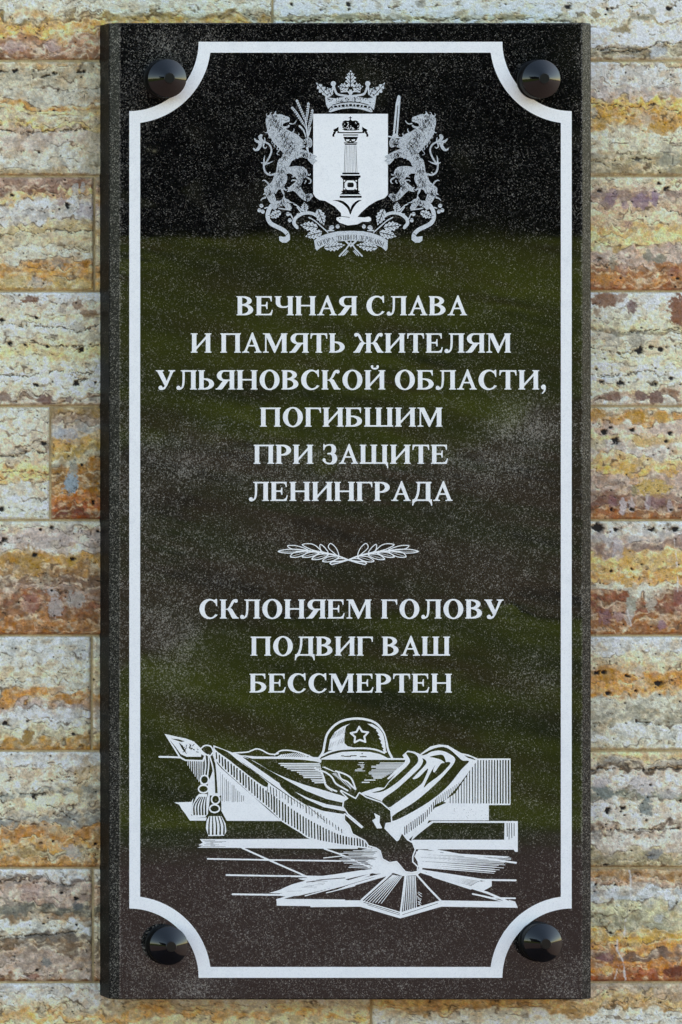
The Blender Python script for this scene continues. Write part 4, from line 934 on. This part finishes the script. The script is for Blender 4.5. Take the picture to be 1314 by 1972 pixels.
def seg_dist(X, Y, P):
    d = np.full(X.shape, 1e9)
    for (x0, y0), (x1, y1) in zip(P[:-1], P[1:]):
        dx, dy = x1 - x0, y1 - y0; t = np.clip(((X - x0) * dx + (Y - y0) * dy) / (dx * dx + dy * dy), 0, 1)
        d = np.minimum(d, np.hypot(X - x0 - t * dx, Y - y0 - t * dy))
    return d
def tone(X, Y, bands, seed, detail):
    """base colour (linear) and relief (px) of a stone at photograph coordinates X, Y"""
    ys = np.array([b[0] for b in bands], float); cs = np.array([lin((b[1][0], b[1][1], .45 * b[1][2] + .55 * min(b[1][2], b[1][1]))) for b in bands])
    top = ys[0]
    def look(Yq, soft):
        out = np.broadcast_to(cs[0], X.shape + (3,)).copy()
        for k in range(1, len(ys)):
            t = sstep(ys[k] - soft, ys[k] + soft, Yq)[..., None]; out = out * (1 - t) + cs[k] * t
        return out
    def rims(Yq):
        d = np.full(X.shape, 99.0)
        for k in range(1, len(ys)):
            e_ = Yq - ys[k]; d = np.where(np.abs(e_) < np.abs(d), e_, d)
        return d
    n1 = fbm(X / 62, Y / 48, seed, 3); n2 = fbm(X / 17, Y / 15, seed + 7, 3); n3 = fbm(X / 5, Y / 4.5, seed + 9, 3, .6)
    lob = np.abs(fbm(X / 26, Y / 40, seed + 21, 2) - .5)
    wrp = (n1 - .5) * 34 + (n2 - .5) * 17 + (n3 - .5) * 3.5 - lob * 34 + 6
    a = look(Y + wrp, 3.5)
    wrp2 = (fbm(X / 35, Y / 30, seed + 31, 3) - .5) * 64 + (n3 - .5) * 14
    b = look(Y + wrp2, 9)
    mk = sstep(.46, .62, fbm(X / 24, Y / 20, seed + 41, 4, .55))[..., None] * .5
    c = a * (1 - mk) + b * mk
    dr = rims(Y + wrp); mr = sstep(.42, .60, fbm(X / 18, Y / 30, seed + 45, 3))
    t = (sstep(2.2, .6, np.abs(dr + .4)) * mr * .72)[..., None]; c = c * (1 - t) + np.array(lin((84, 66, 42))) * t
    t = (sstep(3.0, .8, np.abs(dr - 3.0)) * sstep(.45, .6, fbm(X / 22, Y / 22, seed + 46, 3)) * .45)[..., None]; c = c * (1 - t) + np.array(lin((226, 214, 190))) * t
    # mineral mottling: pale crystalline clouds, ochre and grey stains
    p = sstep(.48, .75, fbm(X / 15, Y / 12, seed + 51, 5, .6))[..., None]; c = c * (1 - .5 * p) + np.array(lin((224, 213, 190))) * .42 * p
    p = sstep(.48, .74, fbm(X / 20, Y / 14, seed + 61, 5, .6))[..., None]; c = c * (1 - .42 * p) + c * np.array([1.0, .72, .42]) * .42 * p
    p = sstep(.52, .76, fbm(X / 17, Y / 13, seed + 71, 5, .6))[..., None]; c = c * (1 - .3 * p) + np.array(lin((138, 136, 130))) * .3 * p
    v = fbm(X / 3.2, Y / 2.6, seed + 81, 3, .7); c = c * (.82 + .36 * v)[..., None] * (.80 + .4 * sstep(.3, .7, fbm(X / 11, Y / 10, seed + 83, 4, .6)))[..., None]
    g = c.mean(-1, keepdims=True); pk = np.clip((c[..., 2:] + c[..., :1]) * .5 / (c[..., 1:2] + 1e-6) - 1.0, 0, .5); c = c * (1 - pk * .55 * np.array([.6, 0, 1.2]))
    c = .385 * (c / .30) ** 1.28 * np.array([1.05, .995, .86])
    g = c.mean(-1, keepdims=True); c = g + (c - g) * .84
    h = (n2 - .5) * 2.0 + (n3 - .5) * 1.6
    if detail:
        for (x, y, rx, ry, cc, s) in BLOBS:
            if x + 2 * rx < X.min() or x - 2 * rx > X.max() or y + 2 * ry < Y.min() or y - 2 * ry > Y.max(): continue
            q = np.hypot((X - x) / rx, (Y - y) / ry) + (n3 - .5) * 1.1 + (n2 - .5) * .9
            t = (sstep(1.12, .82, q) * s)[..., None]; c = c * (1 - t) + np.array(lin(cc)) * t * (.72 + .56 * v)[..., None]
    # natural seams along the bedding
    r1 = np.abs(fbm(X / 55, (Y + wrp * .6) / 13, seed + 91, 3) - .5); m1 = sstep(.46, .56, fbm(X / 30, Y / 18, seed + 95, 3))
    t = (sstep(.014, .003, r1) * m1 * .8); c = c * (1 - t[..., None] * .85); h = h - t * 2.0
    r2 = np.abs(fbm(X / 16, Y / 9, seed + 97, 3) - .5); m2 = sstep(.55, .64, fbm(X / 24, Y / 20, seed + 99, 2))
    t = (sstep(.02, .006, r2) * m2 * .5); c = c * (1 - t[..., None] * .6); h = h - t
    if detail:
        for P, w in CRACKS:
            d = seg_dist(X, Y + (n3 - .5) * 9 + (n2 - .5) * 8, P); t = sstep(w + .6, w * .3, d) * sstep(.30, .46, fbm(X / 7, Y / 7, seed + 13, 2))
            c = c * (1 - t[..., None] * .9); h = h - t * 3
        for P, w in WHITES:
            d = seg_dist(X + (n3 - .5) * 5, Y, P); t = sstep(w + .9, w * .3, d) * sstep(.25, .45, fbm(X / 6, Y / 9, seed + 14, 2)) * .8
            c = c * (1 - t[..., None]) + np.array(lin((235, 228, 222))) * t[..., None]
        r = random.Random(seed)
        x0, x1, y0, y1 = X.min(), X.max(), Y.min(), Y.max()
        pits = [(q[0], q[1], q[2] * 1.08) for q in PITS if x0 < q[0] < x1 and y0 < q[1] < y1] + [(r.uniform(x0, x1), r.uniform(y0, y1), r.choice((.9, 1.0, 1.2, 1.5))) for _ in range(int((x1 - x0) * (y1 - y0) / 1300))]
        xs_, ys_ = X[0], Y[:, 0]
        for (x, y, q) in pits:
            i0, i1 = np.searchsorted(xs_, (x - 2 * q - 2, x + 2 * q + 2)); j0, j1 = np.searchsorted(ys_, (y - 2 * q - 2, y + 2 * q + 2))
            if i1 <= i0 or j1 <= j0: continue
            s_ = (slice(j0, j1), slice(i0, i1)); dd = np.hypot((X[s_] - x) * .9, (Y[s_] - y) * 1.15) / q + (n3[s_] - .5) * 1.7 + (n2[s_] - .5) * .6
            t = sstep(1.1, .8, dd); c[s_] = c[s_] * (1 - t[..., None]) + np.array(lin((30, 24, 18))) * t[..., None]  # dark brown stands for dirt and for the shade of a deeper pit
            t2 = sstep(1.7, 1.0, dd) * (1 - t) * .35; c[s_] = c[s_] * (1 - t2[..., None])
            h[s_] -= t * min(6.0, q * 1.6)
    return np.clip(c, .008, .86), h

def uniq_grid(a, b, dens):
    """coordinates from a to b, fine inside the dense intervals"""
    out = [a]; x = a
    while x < b:
        st = 14.0
        for d0, d1, s in dens:
            if d0 - .01 <= x < d1: st = min(st, s)
            elif x < d0 < x + st: st = d0 - x
        x = min(b, x + st); out.append(x)
    if len(out) > 2 and out[-1] - out[-2] < .3: out.pop(-2)
    return np.array(out)
wall = empty("travertine_wall", (0, 0, 0)); tag(wall, "banded cream, ochre and rust travertine block wall behind the black plaque", "wall")
GAP = 1.9                      # half joint, px
BACK = .10
def wpx(x): return W(x, 0, 0)[0]
def wpz(y): return W(0, y, 0)[2]
def build_stone(x0, x1, y0, y1, bands, seed):
    in_view = x1 > -25 and x0 < 1340 and y1 > -20 and y0 < 1992
    xa, xb, ya, yb = x0 + GAP, x1 - GAP, y0 + GAP, y1 - GAP
    if in_view:
        tb = y0 < 60 or y1 > 1910
        gx = uniq_grid(xa, xb, [(xa, xa + 6, 1.5), (xb - 6, xb, 1.5), (-20, 196, 1.5), (1130, 1336, 1.5)] + ([(190, 1135, 3)] if tb else []))
        gy = uniq_grid(ya, yb, [(ya, ya + 6, 1.5), (yb - 6, yb, 1.5), (-12, 1986, 1.5)])
    else:
        gx = uniq_grid(xa, xb, [(xa, xa + 6, 2), (xb - 6, xb, 2)]); gy = uniq_grid(ya, yb, [(ya, ya + 6, 2), (yb - 6, yb, 2)])
    X, Y = np.meshgrid(gx, gy)
    c, h = tone(X, Y, bands, seed, in_view)
    ex = np.minimum(X - xa, xb - X); ey = np.minimum(Y - ya, yb - Y); e = np.minimum(ex, ey) - (fbm(X / 7, Y / 7, seed + 3, 3) - .3) * 4.2
    h = h - 4.2 * sstep(3.2, -1.0, e) ** 1.0
    r = random.Random(seed + 5); off = r.uniform(-1.0, 1.0)
    t = (sstep(2.4, -.6, e) * .45)[..., None]; c = c * (1 - t) + np.array(lin((178, 152, 112))) * t
    ny, nx = X.shape
    dep = -(h + off) * PX
    co = np.stack([CAMX + (X * PX - AX * PX - CAMX) * ((D - FACE) / D), np.clip(dep, -.004, .0019) , EYE + (AZ - Y) * PX * ((D - FACE) / D)], -1).reshape(-1, 3)
    idx = np.arange(nx * ny).reshape(ny, nx)
    q = np.stack([idx[:-1, :-1], idx[1:, :-1], idx[1:, 1:], idx[:-1, 1:]], -1).reshape(-1, 4)
    # sides and back
    base = nx * ny
    ring = np.concatenate([idx[0, :], idx[1:, -1], idx[-1, ::-1][1:], idx[::-1, 0][1:-1]])
    backv = co[ring].copy(); backv[:, 1] = BACK; k = len(ring)
    j = np.arange(k); sides = np.stack([ring, ring[(j + 1) % k], base + (j + 1) % k, base + j], -1)
    V = np.concatenate([co, backv]); F = np.concatenate([q, sides])
    me = bpy.data.meshes.new("stone"); me.vertices.add(len(V)); me.vertices.foreach_set('co', V.astype(np.float32).ravel())
    me.loops.add(F.size); me.polygons.add(len(F)); me.loops.foreach_set('vertex_index', F.astype(np.int32).ravel())
    me.polygons.foreach_set('loop_start', np.arange(0, F.size, 4, dtype=np.int32)); me.polygons.foreach_set('use_smooth', np.ones(len(F), bool))
    me.update(calc_edges=True)
    cc = np.concatenate([c.reshape(-1, 3), c.reshape(-1, 3)[ring]]); cc = np.concatenate([cc, np.ones((len(cc), 1))], 1)
    at = me.color_attributes.new('tone', 'FLOAT_COLOR', 'POINT'); at.data.foreach_set('color', cc.astype(np.float32).ravel())
    me.materials.append(M_stone)
    o = bpy.data.objects.new("stone", me); col.objects.link(o); o.parent = wall
    return o
def row_of(k, x0, x1):
    """stones of row k as (x0, x1, bands)"""
    J = {0: [(-560, 526), (526, 1420)], 1: [(-380, 655), (655, 1510)], 2: [(-640, 183), (183, 700), (700, 1460)], 3: [(-330, 662), (662, 1600)],
         4: [(-720, 98), (98, 640), (640, 1480)], 5: [(-420, 676), (676, 1560)], 6: [(-600, 178), (178, 720), (720, 1430)], 7: [(-300, 650), (650, 1540)],
         8: [(-660, 180), (180, 690), (690, 1470)], 9: [(-500, 716), (716, 1500)]}
    out = []
    for a, b in J.get(k, []):
        if a == 98: bd = BL[4.5]
        elif k == 0 and a == 526: bd = BR[0]
        elif b > 1314: bd = BR[k]
        elif a in (183, 178, 180): bd = [(y, tuple(int(v * .75 + w * .25) for v, w in zip(c, (170, 140, 90)))) for y, c in BL[k]]
        else: bd = BL[k]
        out.append((a, b, bd))
    r = random.Random(100 + k); rows = [q for q in range(0, 10)]
    def far(): 
        src = r.choice(rows); B = r.choice((BL, BR))[src]; sh = ROWY[k + 1] - ROWY[src + 1]
        return [(y + sh, c) for y, c in B]
    a = out[0][0] if out else 300 + r.uniform(-200, 200); b = out[-1][1] if out else a
    while a > x0: w = r.uniform(480, 1050); out.insert(0, (max(x0, a - w), a, far())); a -= w
    while b < x1: w = r.uniform(480, 1050); out.append((b, min(x1, b + w), far())); b += w
    return [s for s in out if s[1] - s[0] > 40]
EXT_X0, EXT_X1 = -2300, 3600
PITCH = 221.5
for k in range(-9, 14):
    y0 = ROWY[k + 1] if 0 <= k + 1 < len(ROWY) else (ROWY[0] + (k + 1) * PITCH if k + 1 < 0 else ROWY[-1] + (k + 1 - len(ROWY) + 1) * PITCH)
    y1 = ROWY[k + 2] if 0 <= k + 2 < len(ROWY) else (ROWY[0] + (k + 2) * PITCH if k + 2 < 0 else ROWY[-1] + (k + 2 - len(ROWY) + 1) * PITCH)
    if wpz(y1) < -.06: continue
    r = random.Random(k + 400)
    if 0 <= k < 10: L = row_of(k, EXT_X0, EXT_X1)
    else:
        kk = k; L = []; a = EXT_X0
        while a < EXT_X1:
            w = r.uniform(480, 1050); src = r.randrange(10); B = r.choice((BL, BR))[src]; sh = y0 - ROWY[src + 1]
            L.append((a, min(EXT_X1, a + w), [(y + sh, c) for y, c in B])); a += w
        L = [s for s in L if s[1] - s[0] > 40]
    for i, (a, b, bd) in enumerate(L): build_stone(a, b, y0, y1, bd, 1000 + k * 37 + i * 5)
WX0, WX1 = wpx(EXT_X0) + .002, wpx(EXT_X1) - .002; WTOP = wpz(ROWY[0] - 8 * PITCH) + .002
WTOP = wpz(ROWY[0] + (-9 + 1) * PITCH) - .002
def box(x0, x1, y0, y1, z0, z1):
    V = [(x, y, z) for z in (z0, z1) for y in (y0, y1) for x in (x0, x1)]
    return V, [(0, 2, 3, 1), (4, 5, 7, 6), (0, 1, 5, 4), (1, 3, 7, 5), (3, 2, 6, 7), (2, 0, 4, 6)]
V, F = box(WX0, WX1, .0022, .42, -.05, WTOP)
mesh_obj("mortar", V, F, M_mortar, wall)

# ---------------------------------------------------------------- the plaque
plaque = empty("memorial_plaque", W(665, 1925, 0)); tag(plaque, "tall polished black granite memorial plaque with white engraved inscription, fixed by four round caps", "plaque")
# slab: plan outline with wide shallow chamfers on both long edges, extruded in z
def slab():
    xL = W(193, 0, 0)[0]; xR = W(1138, 0, FACE + .0075)[0]
    zT = W(0, 44, FACE)[2]; zB = W(0, 1925, FACE)[2]
    cL = W(230, 0, FACE)[0]; cR = W(1122, 0, FACE)[0]
    cd = .0075
    plan = [(xL, .003), (xL, FACE + cd + .0), (xL + .0012, FACE + cd - .001), (cL, FACE), (cR, FACE), (xR - .0012, FACE + cd - .001), (xR, FACE + cd), (xR, .003)]
    return plan, zT, zB
plan, zT, zB = slab()
V = []; F = []
e = .0016
rings = [(zB, e), (zB + e, 0), (zT - e, 0), (zT, e)]
n = len(plan); cx = sum(p[0] for p in plan) / n
for z, ins in rings:
    for (x, y) in plan: V.append((x + (ins if x < cx else -ins) * .3, max(y, y) + (ins if y < FACE + .02 else 0), z))
for k in range(3):
    for i in range(n):
        j = (i + 1) % n
        if k == 1 and i == 3: continue        # the polished front is built below as its own grid
        F.append((k * n + i, k * n + j, (k + 1) * n + j, (k + 1) * n + i))
F.append(tuple(range(n))[::-1]); F.append(tuple(range(3 * n, 4 * n)))
slab_o = mesh_obj("slab_edge", V, F, M_edge, plaque)
slab_o.data.materials.append(M_bevel)
at = slab_o.data.attributes.new('dust_and_reflection', 'FLOAT', 'POINT')
for i in range(4 * n): at.data[i].value = .45 if i % n in (2, 3, 4, 5) else 0
for p in slab_o.data.polygons:
    if len(p.vertices) == 4 and set(v % n for v in p.vertices) in ({2, 3}, {4, 5}): p.material_index = 1
# front face; the attribute paints dust and the path's pale reflection as flecks
gx = np.unique(np.concatenate([np.linspace(plan[3][0], plan[4][0], 110), plan[3][0] + np.array([1.5, 3, 4.5]) * PX, plan[4][0] - np.array([1.5, 3, 4.5]) * PX])); gz = np.linspace(zB + e, zT - e, 220); GX, GZ = np.meshgrid(gx, gz)
PXX = (GX / 1.0) / PX + AX; PYY = AZ - (GZ - EYE) / PX
Vf = np.stack([GX, np.full_like(GX, FACE), GZ], -1).reshape(-1, 3); idx = np.arange(GX.size).reshape(GX.shape)
Ff = np.stack([idx[:-1, :-1], idx[:-1, 1:], idx[1:, 1:], idx[1:, :-1]], -1).reshape(-1, 4)
face = mesh_obj("polished_face", Vf.tolist(), Ff.tolist(), M_granite, plaque)
dust_and_reflection = np.zeros(GX.shape)
for (x, y, rx, ry, s) in ((1010, 830, 75, 55, .95), (930, 890, 120, 45, .8), (340, 880, 110, 55, .75), (560, 900, 190, 45, .6), (250, 930, 50, 160, .6), (330, 1230, 70, 110, .75), (300, 1070, 120, 120, .35), (420, 1060, 180, 90, .35), (960, 1060, 170, 120, .3), (220, 1000, 22, 800, .55), (1131, 1000, 14, 900, .5), (370, 1890, 90, 60, .7), (280, 1850, 60, 70, .5), (1090, 1890, 50, 50, .6), (500, 1760, 160, 120, .35), (700, 1850, 400, 80, .3), (231, 1000, 1.6, 3000, 1.3), (1121, 1000, 1.6, 3000, .9), (330, 100, 90, 70, .45), (260, 170, 26, 110, .4), (1040, 1300, 80, 60, .35), (650, 1600, 350, 110, .25)):
    dust_and_reflection = np.maximum(dust_and_reflection, s * np.exp(-.5 * (((PXX - x) / rx) ** 2 + ((PYY - y) / ry) ** 2) * 1.6))
dust_and_reflection *= .45 + 1.1 * fbm(PXX / 40, PYY / 36, 77, 4)
at = face.data.attributes.new('dust_and_reflection', 'FLOAT', 'POINT'); at.data.foreach_set('value', np.clip(dust_and_reflection, 0, 1).ravel().astype(np.float32))

def engrave(name, A, mat, parent, lift=.0005, mirror=None):
    V, F = extract(A)
    if not F: return None
    y = FACE - lift
    P = []
    for (px, py) in V:
        if mirror is not None: px = 2 * mirror - px
        P.append(((px - AX) * PX, y, EYE - (py - AZ) * PX))
    if mirror is not None: F = [f[::-1] for f in F]
    return mesh_obj(name, P, F, mat, parent)
engrave("border", border_art(), M_white, plaque)
crest = empty("coat_of_arms", plaque.location, plaque); crest.location = (0, 0, 0); crest.matrix_parent_inverse.identity()
crest.location = (0, 0, 0)
def group_part(name, label=None):
    o = bpy.data.objects.new(name, None); col.objects.link(o); o.parent = plaque; o.empty_display_size = .02
    if label: o['label'] = label
    return o
bpy.data.objects.remove(crest)
crest = group_part("coat_of_arms", "engraved crest of a crowned shield with a column, held by two lions")
def sub(name, A, mat, par, lift=.0005, mirror=None):
    o = engrave(name, A, mat, None, lift, mirror)
    o.parent = par; pl = mathutils.Vector(plaque.location)
    for v in o.data.vertices: v.co -= pl
    return o
sub("shield", shield_art(), M_white, crest)
sub("crown", crown_art(), M_halftone_light, crest, .0007)
la = lion_art(); la.f += .05
sub("lion", la, M_grey, crest, .0008); sub("lion", la, M_grey, crest, .0008, SYM)
sub("wheat_ears", wheat_art(), M_halftone_light, crest, .0006); sub("sword", sword_art(), M_halftone_light, crest, .0006)
oa = oak_art(); sub("oak_branch", oa, M_halftone_light, crest, .0006); sub("oak_branch", oa, M_halftone_light, crest, .00065, SYM)
sub("motto_ribbon", motto_art(), M_halftone_light, crest, .0007)
for txt, L in line_letters():
    ln = group_part("inscription_line", "engraved line reading " + txt.lower())
    for i, (ch, A) in enumerate(L): sub("letter", A, M_white, ln, .0005 + .00008 * (i % 2))
engrave("laurel_branches", laurel_art(), M_white, plaque)
pic = group_part("memorial_drawing", "engraved helmet, lowered banner and eternal flame")
lifts = dict(steps_and_plinth=.0005, banner_left=.0006, banner_right=.0006, hills=.00055, spear_and_tassels=.0007, helmet=.0008, flame=.0009)
names = dict(steps_and_plinth="stepped_plinth", banner_left="banner", banner_right="banner", hills="hills", spear_and_tassels="spearhead", helmet="helmet", flame="flame")
for k, A in scene_arts().items(): sub(names[k], A, M_white, pic, lifts[k])

M_tip = M_black.copy(); M_tip.name = 'worn_black_tip'; [M_tip.node_tree.links.remove(l) for l in list(M_tip.node_tree.links) if l.to_socket.name == 'Roughness']; M_tip.node_tree.nodes['Principled BSDF'].inputs['Roughness'].default_value = .35
# four lacquered screw caps: flange, body with a rounded rim, cone and flat tip
def cap(px, py, s=1.0, sides=64):
    """px, py = where the photograph shows the front rim's centre"""
    o = bpy.data.objects.new("screw_cap", None); col.objects.link(o); o.parent = plaque; o.empty_display_size = .02
    yc = FACE - .0165
    c = W(px, py, yc); pl = plaque.location
    def lathe(name, prof, par, mat=None):
        V = []; F = []
        for (r, y) in prof:
            for k in range(sides):
                a = 2 * math.pi * k / sides; V.append((c[0] + r * math.cos(a) - pl[0], y - pl[1], c[2] + r * math.sin(a) - pl[2]))
        m = len(prof)
        for j in range(m - 1):
            for k in range(sides):
                k2 = (k + 1) % sides; F.append((j * sides + k, j * sides + k2, (j + 1) * sides + k2, (j + 1) * sides + k))
        F.append(tuple((m - 1) * sides + k for k in range(sides))); F.append(tuple(k for k in range(sides))[::-1])
        ob = mesh_obj(name, V, F, mat or M_black, None, True); ob.parent = par
        md = ob.modifiers.new("edge_split", 'EDGE_SPLIT'); md.split_angle = math.radians(24)
        return ob
    R = 37.3 * PX * s
    lathe("flange", [(R + .0004, FACE - .0004), (R + .0008, FACE - .0012), (R + .0008, FACE - .003), (R + .0002, FACE - .0036), (R - .0008, FACE - .004)], o, M_matt)
    lathe("cap_body", [(R - .001, FACE - .0034), (R - .0002, FACE - .006), (R, yc + .0014), (R - .0003, yc + .0004)], o, M_matt)
    lathe("cone", [(R - .0004, yc + .0004), (R - .0004, yc), (R - .0011, yc - .0006), (10.5 * PX + .0006, yc - .0083), (10.5 * PX, yc - .0086)], o)
    lathe("tip", [(10.2 * PX, yc - .0080), (10.2 * PX, yc - .0090), (10.2 * PX - .0006, yc - .0094)], o, M_tip)
    return o
for px, py in ((322.5, 151), (1043, 152), (325.5, 1821.5), (1046, 1816)): cap(px, py)

# ---------------------------------------------------------------- what stands behind the viewer and shows in the polish
def ground_material(name, c0, c1, scale, bump=.02, rough=.9):
    m, nt, b = new_mat(name); n = N(nt)
    f = n.noise(scale, 5, .65); g = n.noise(scale / 9, 4, .6)
    c = n.mix(n.map(f, .3, .7), c0, c1); c = n.mix(n.map(g, .4, .7, 0, .45), c, c0)
    n.l(c, b.inputs['Base Color']); b.inputs['Roughness'].default_value = rough; b.inputs['Specular IOR Level'].default_value = .2; n.bump(f, .6, bump, b)
    return m
M_pave = ground_material("pinkish_granite_paving", (.075, .052, .053), (.125, .090, .090), 60, .003, .7)
M_grass, nt, b_ = new_mat("lawn_grass"); n_ = N(nt)
c_ = n_.mix(n_.map(n_.noise(6, 5, .65), .3, .7), (.056, .088, .008), (.145, .190, .020))
vs_ = n_.n('ShaderNodeVectorMath', operation='MULTIPLY'); n_.l(n_.coord(), vs_.inputs[0]); vs_.inputs[1].default_value = (1.5, .22, 1.0); sv_ = vs_.outputs[0]
c_ = n_.mix(n_.map(n_.noise(.8, 6, .68, sv_), .42, .62), c_, (.030, .044, .010)); c_ = n_.mix(n_.map(n_.noise(1.1, 5, .65, sv_), .50, .64, 0, .7), c_, (.060, .045, .022))  # dark noise patches paint dappled tree shade into the grass colour
n_.l(c_, b_.inputs['Base Color']); b_.inputs['Roughness'].default_value = .9; b_.inputs['Specular IOR Level'].default_value = .1; n_.bump(n_.noise(9, 4, .6), .7, .06, b_)
M_gravel = ground_material("brown_gravel", (.048, .040, .022), (.095, .072, .045), 40, .01)
def gz_(y):
    """ground height behind the viewer: level paving, then a bank that climbs away"""
    d = 5.9 - y
    return float(np.interp(d, [0, 19, 27, 38, 60, 90, 400], [0, 0, .37, 1.12, 3.44, 5.2, 14]))
def strip(name, mat, pts_left, pts_right, lift, kind='structure'):
    """ribbon between two polylines of (x, y)"""
    V = []; F = []
    for (a, b) in zip(pts_left, pts_right):
        for k in range(9):
            t = k / 8; x = a[0] + (b[0] - a[0]) * t; y = a[1] + (b[1] - a[1]) * t; V.append((x, y, gz_(y) + lift))
    for i in range(len(pts_left) - 1):
        for k in range(8): F.append((i * 9 + k, (i + 1) * 9 + k, (i + 1) * 9 + k + 1, i * 9 + k + 1))
    return tag(mesh_obj(name, V, F, mat), kind=kind)
ys = [60, 20, 0, -6, -11.9]
strip("paving", M_pave, [(-300, y) for y in ys], [(300, y) for y in ys], 0)
ys = [-11.9, -13.1, -15, -18, -21.1, -26, -32.1, -38, -46, -54.1, -70, -84, -120, -400]
strip("lawn", M_grass, [(-600, y) for y in ys], [(600, y) for y in ys], 0)
nt = M_pave.node_tree; n_ = N(nt); b_ = nt.nodes['Principled BSDF']; old = b_.inputs['Base Color'].links[0].from_socket
sx_ = n_.n('ShaderNodeSeparateXYZ'); n_.l(n_.coord(), sx_.inputs[0])
e_ = n_.math('ADD', n_.math('ADD', sx_.outputs[1], n_.math('MULTIPLY', sx_.outputs[0], .22)), n_.math('MULTIPLY', n_.noise(2.2, 6, .7), 2.6))
n_.l(n_.mix(n_.map(e_, -9.6, -8.6, 1, 0), old, (.040, .060, .010)), b_.inputs['Base Color'])     # turf creeping over the paving's far edge
# a gravel path that crosses the lawn and forks up the bank
def gp(px, py):
    """ground point mirrored at photograph position (px, py)"""
    lo, hi = 8.0, 200.0
    for _ in range(50):
        d = (lo + hi) / 2
        v = EYE - (py - AZ) * PX / D * d
        if v > gz_(5.9 - d): lo = d
        else: hi = d
    d = lo; return (CAMX + ((px - AX) * PX - CAMX) * d / (D), 5.9 - d)
A_ = [(100, 880), (230, 870), (330, 850), (470, 866), (640, 905), (760, 908), (880, 890), (960, 845), (1080, 775), (1200, 700)]
B_ = [(100, 1330), (230, 1290), (330, 1250), (470, 1195), (640, 1180), (760, 1180), (880, 1185), (960, 1185), (1080, 1190), (1200, 1190)]
def dense(L, amp, sd):
    xs = np.arange(L[0][0], L[-1][0], 9.0); yy = np.interp(xs, [p[0] for p in L], [p[1] for p in L]) + (fbm(xs / 45, xs * 0, sd, 4) - .5) * amp
    return list(zip(xs.tolist(), yy.tolist()))
A_ = dense(A_, 60, 5); B_ = dense(B_, 70, 9)
nt = M_gravel.node_tree; n_ = N(nt); b_ = nt.nodes['Principled BSDF']; old = b_.inputs['Base Color'].links[0].from_socket
vs_ = n_.n('ShaderNodeVectorMath', operation='MULTIPLY'); n_.l(n_.coord(), vs_.inputs[0]); vs_.inputs[1].default_value = (1.6, .3, 1.0); sv_ = vs_.outputs[0]
c_ = n_.mix(n_.map(n_.noise(1.0, 6, .7, sv_), .46, .58), old, (.040, .055, .014)); c_ = n_.mix(n_.map(n_.noise(1.7, 5, .7, sv_), .52, .64), c_, (.018, .018, .012)); n_.l(c_, b_.inputs['Base Color'])
V = []; F = []; nn = 24
for (a, b) in zip(A_, B_):
    for k in range(nn + 1):
        t = k / nn; p = gp(a[0] + (b[0] - a[0]) * t, a[1] + (b[1] - a[1]) * t); V.append((p[0], p[1], gz_(p[1]) + .012))
for i in range(len(A_) - 1):
    for k in range(nn): F.append((i * (nn + 1) + k, i * (nn + 1) + k + 1, (i + 1) * (nn + 1) + k + 1, (i + 1) * (nn + 1) + k))
tag(mesh_obj("gravel_path", V, F, M_gravel), kind='structure')
# dark edge of a wood along the top of the bank
m, nt, b_ = new_mat("dark_foliage"); M_leaf = m; n_ = N(nt)
c_ = n_.mix(n_.map(n_.noise(.8, 4, .6), .35, .65), (.004, .006, .004), (.012, .018, .008)); n_.l(c_, b_.inputs['Base Color']); b_.inputs['Roughness'].default_value = .8; b_.inputs['Specular IOR Level'].default_value = .15
rg = np.random.default_rng(11); cnt = 85000
bx = rg.uniform(-45, 70, cnt); by = rg.uniform(-66, -54.5, cnt)
crown = 15 + 4 * fbm(bx / 9, by / 9, 5, 3) * 2 - 3; bz = rg.uniform(0, 1, cnt) ** .9 * crown
keep = ~((np.abs(bx - 16.6 - (by + 54) * -.3) < .15 + .35 * fbm(bz * 2, bx * 2, 3)) & (bz > 4.6) & (bz < 9))
bx, by, bz = bx[keep], by[keep], bz[keep]; k = len(bx); s = rg.uniform(.4, .9, k) 
u = rg.normal(size=(k, 3)); u /= np.linalg.norm(u, axis=1)[:, None]; v = np.cross(u, rg.normal(size=(k, 3))); v /= np.linalg.norm(v, axis=1)[:, None]
ctr = np.stack([bx, by, bz + np.interp(5.9 - by, [60, 90], [3.44, 5.2])], 1)
V = np.stack([ctr + u * s[:, None], ctr + v * s[:, None] * .6, ctr - u * s[:, None], ctr - v * s[:, None] * .6], 1).reshape(-1, 3)
F = np.arange(k * 4).reshape(-1, 4)
me = bpy.data.meshes.new("woodland"); me.vertices.add(len(V)); me.vertices.foreach_set('co', V.astype(np.float32).ravel())
me.loops.add(F.size); me.polygons.add(len(F)); me.loops.foreach_set('vertex_index', F.astype(np.int32).ravel()); me.polygons.foreach_set('loop_start', np.arange(0, F.size, 4, dtype=np.int32)); me.update(calc_edges=True)
me.materials.append(M_leaf); wd = bpy.data.objects.new("woodland", me); col.objects.link(wd)
tag(wd, "dark wood edge behind the viewer, mirrored in the top of the plaque", "woodland", kind='stuff')
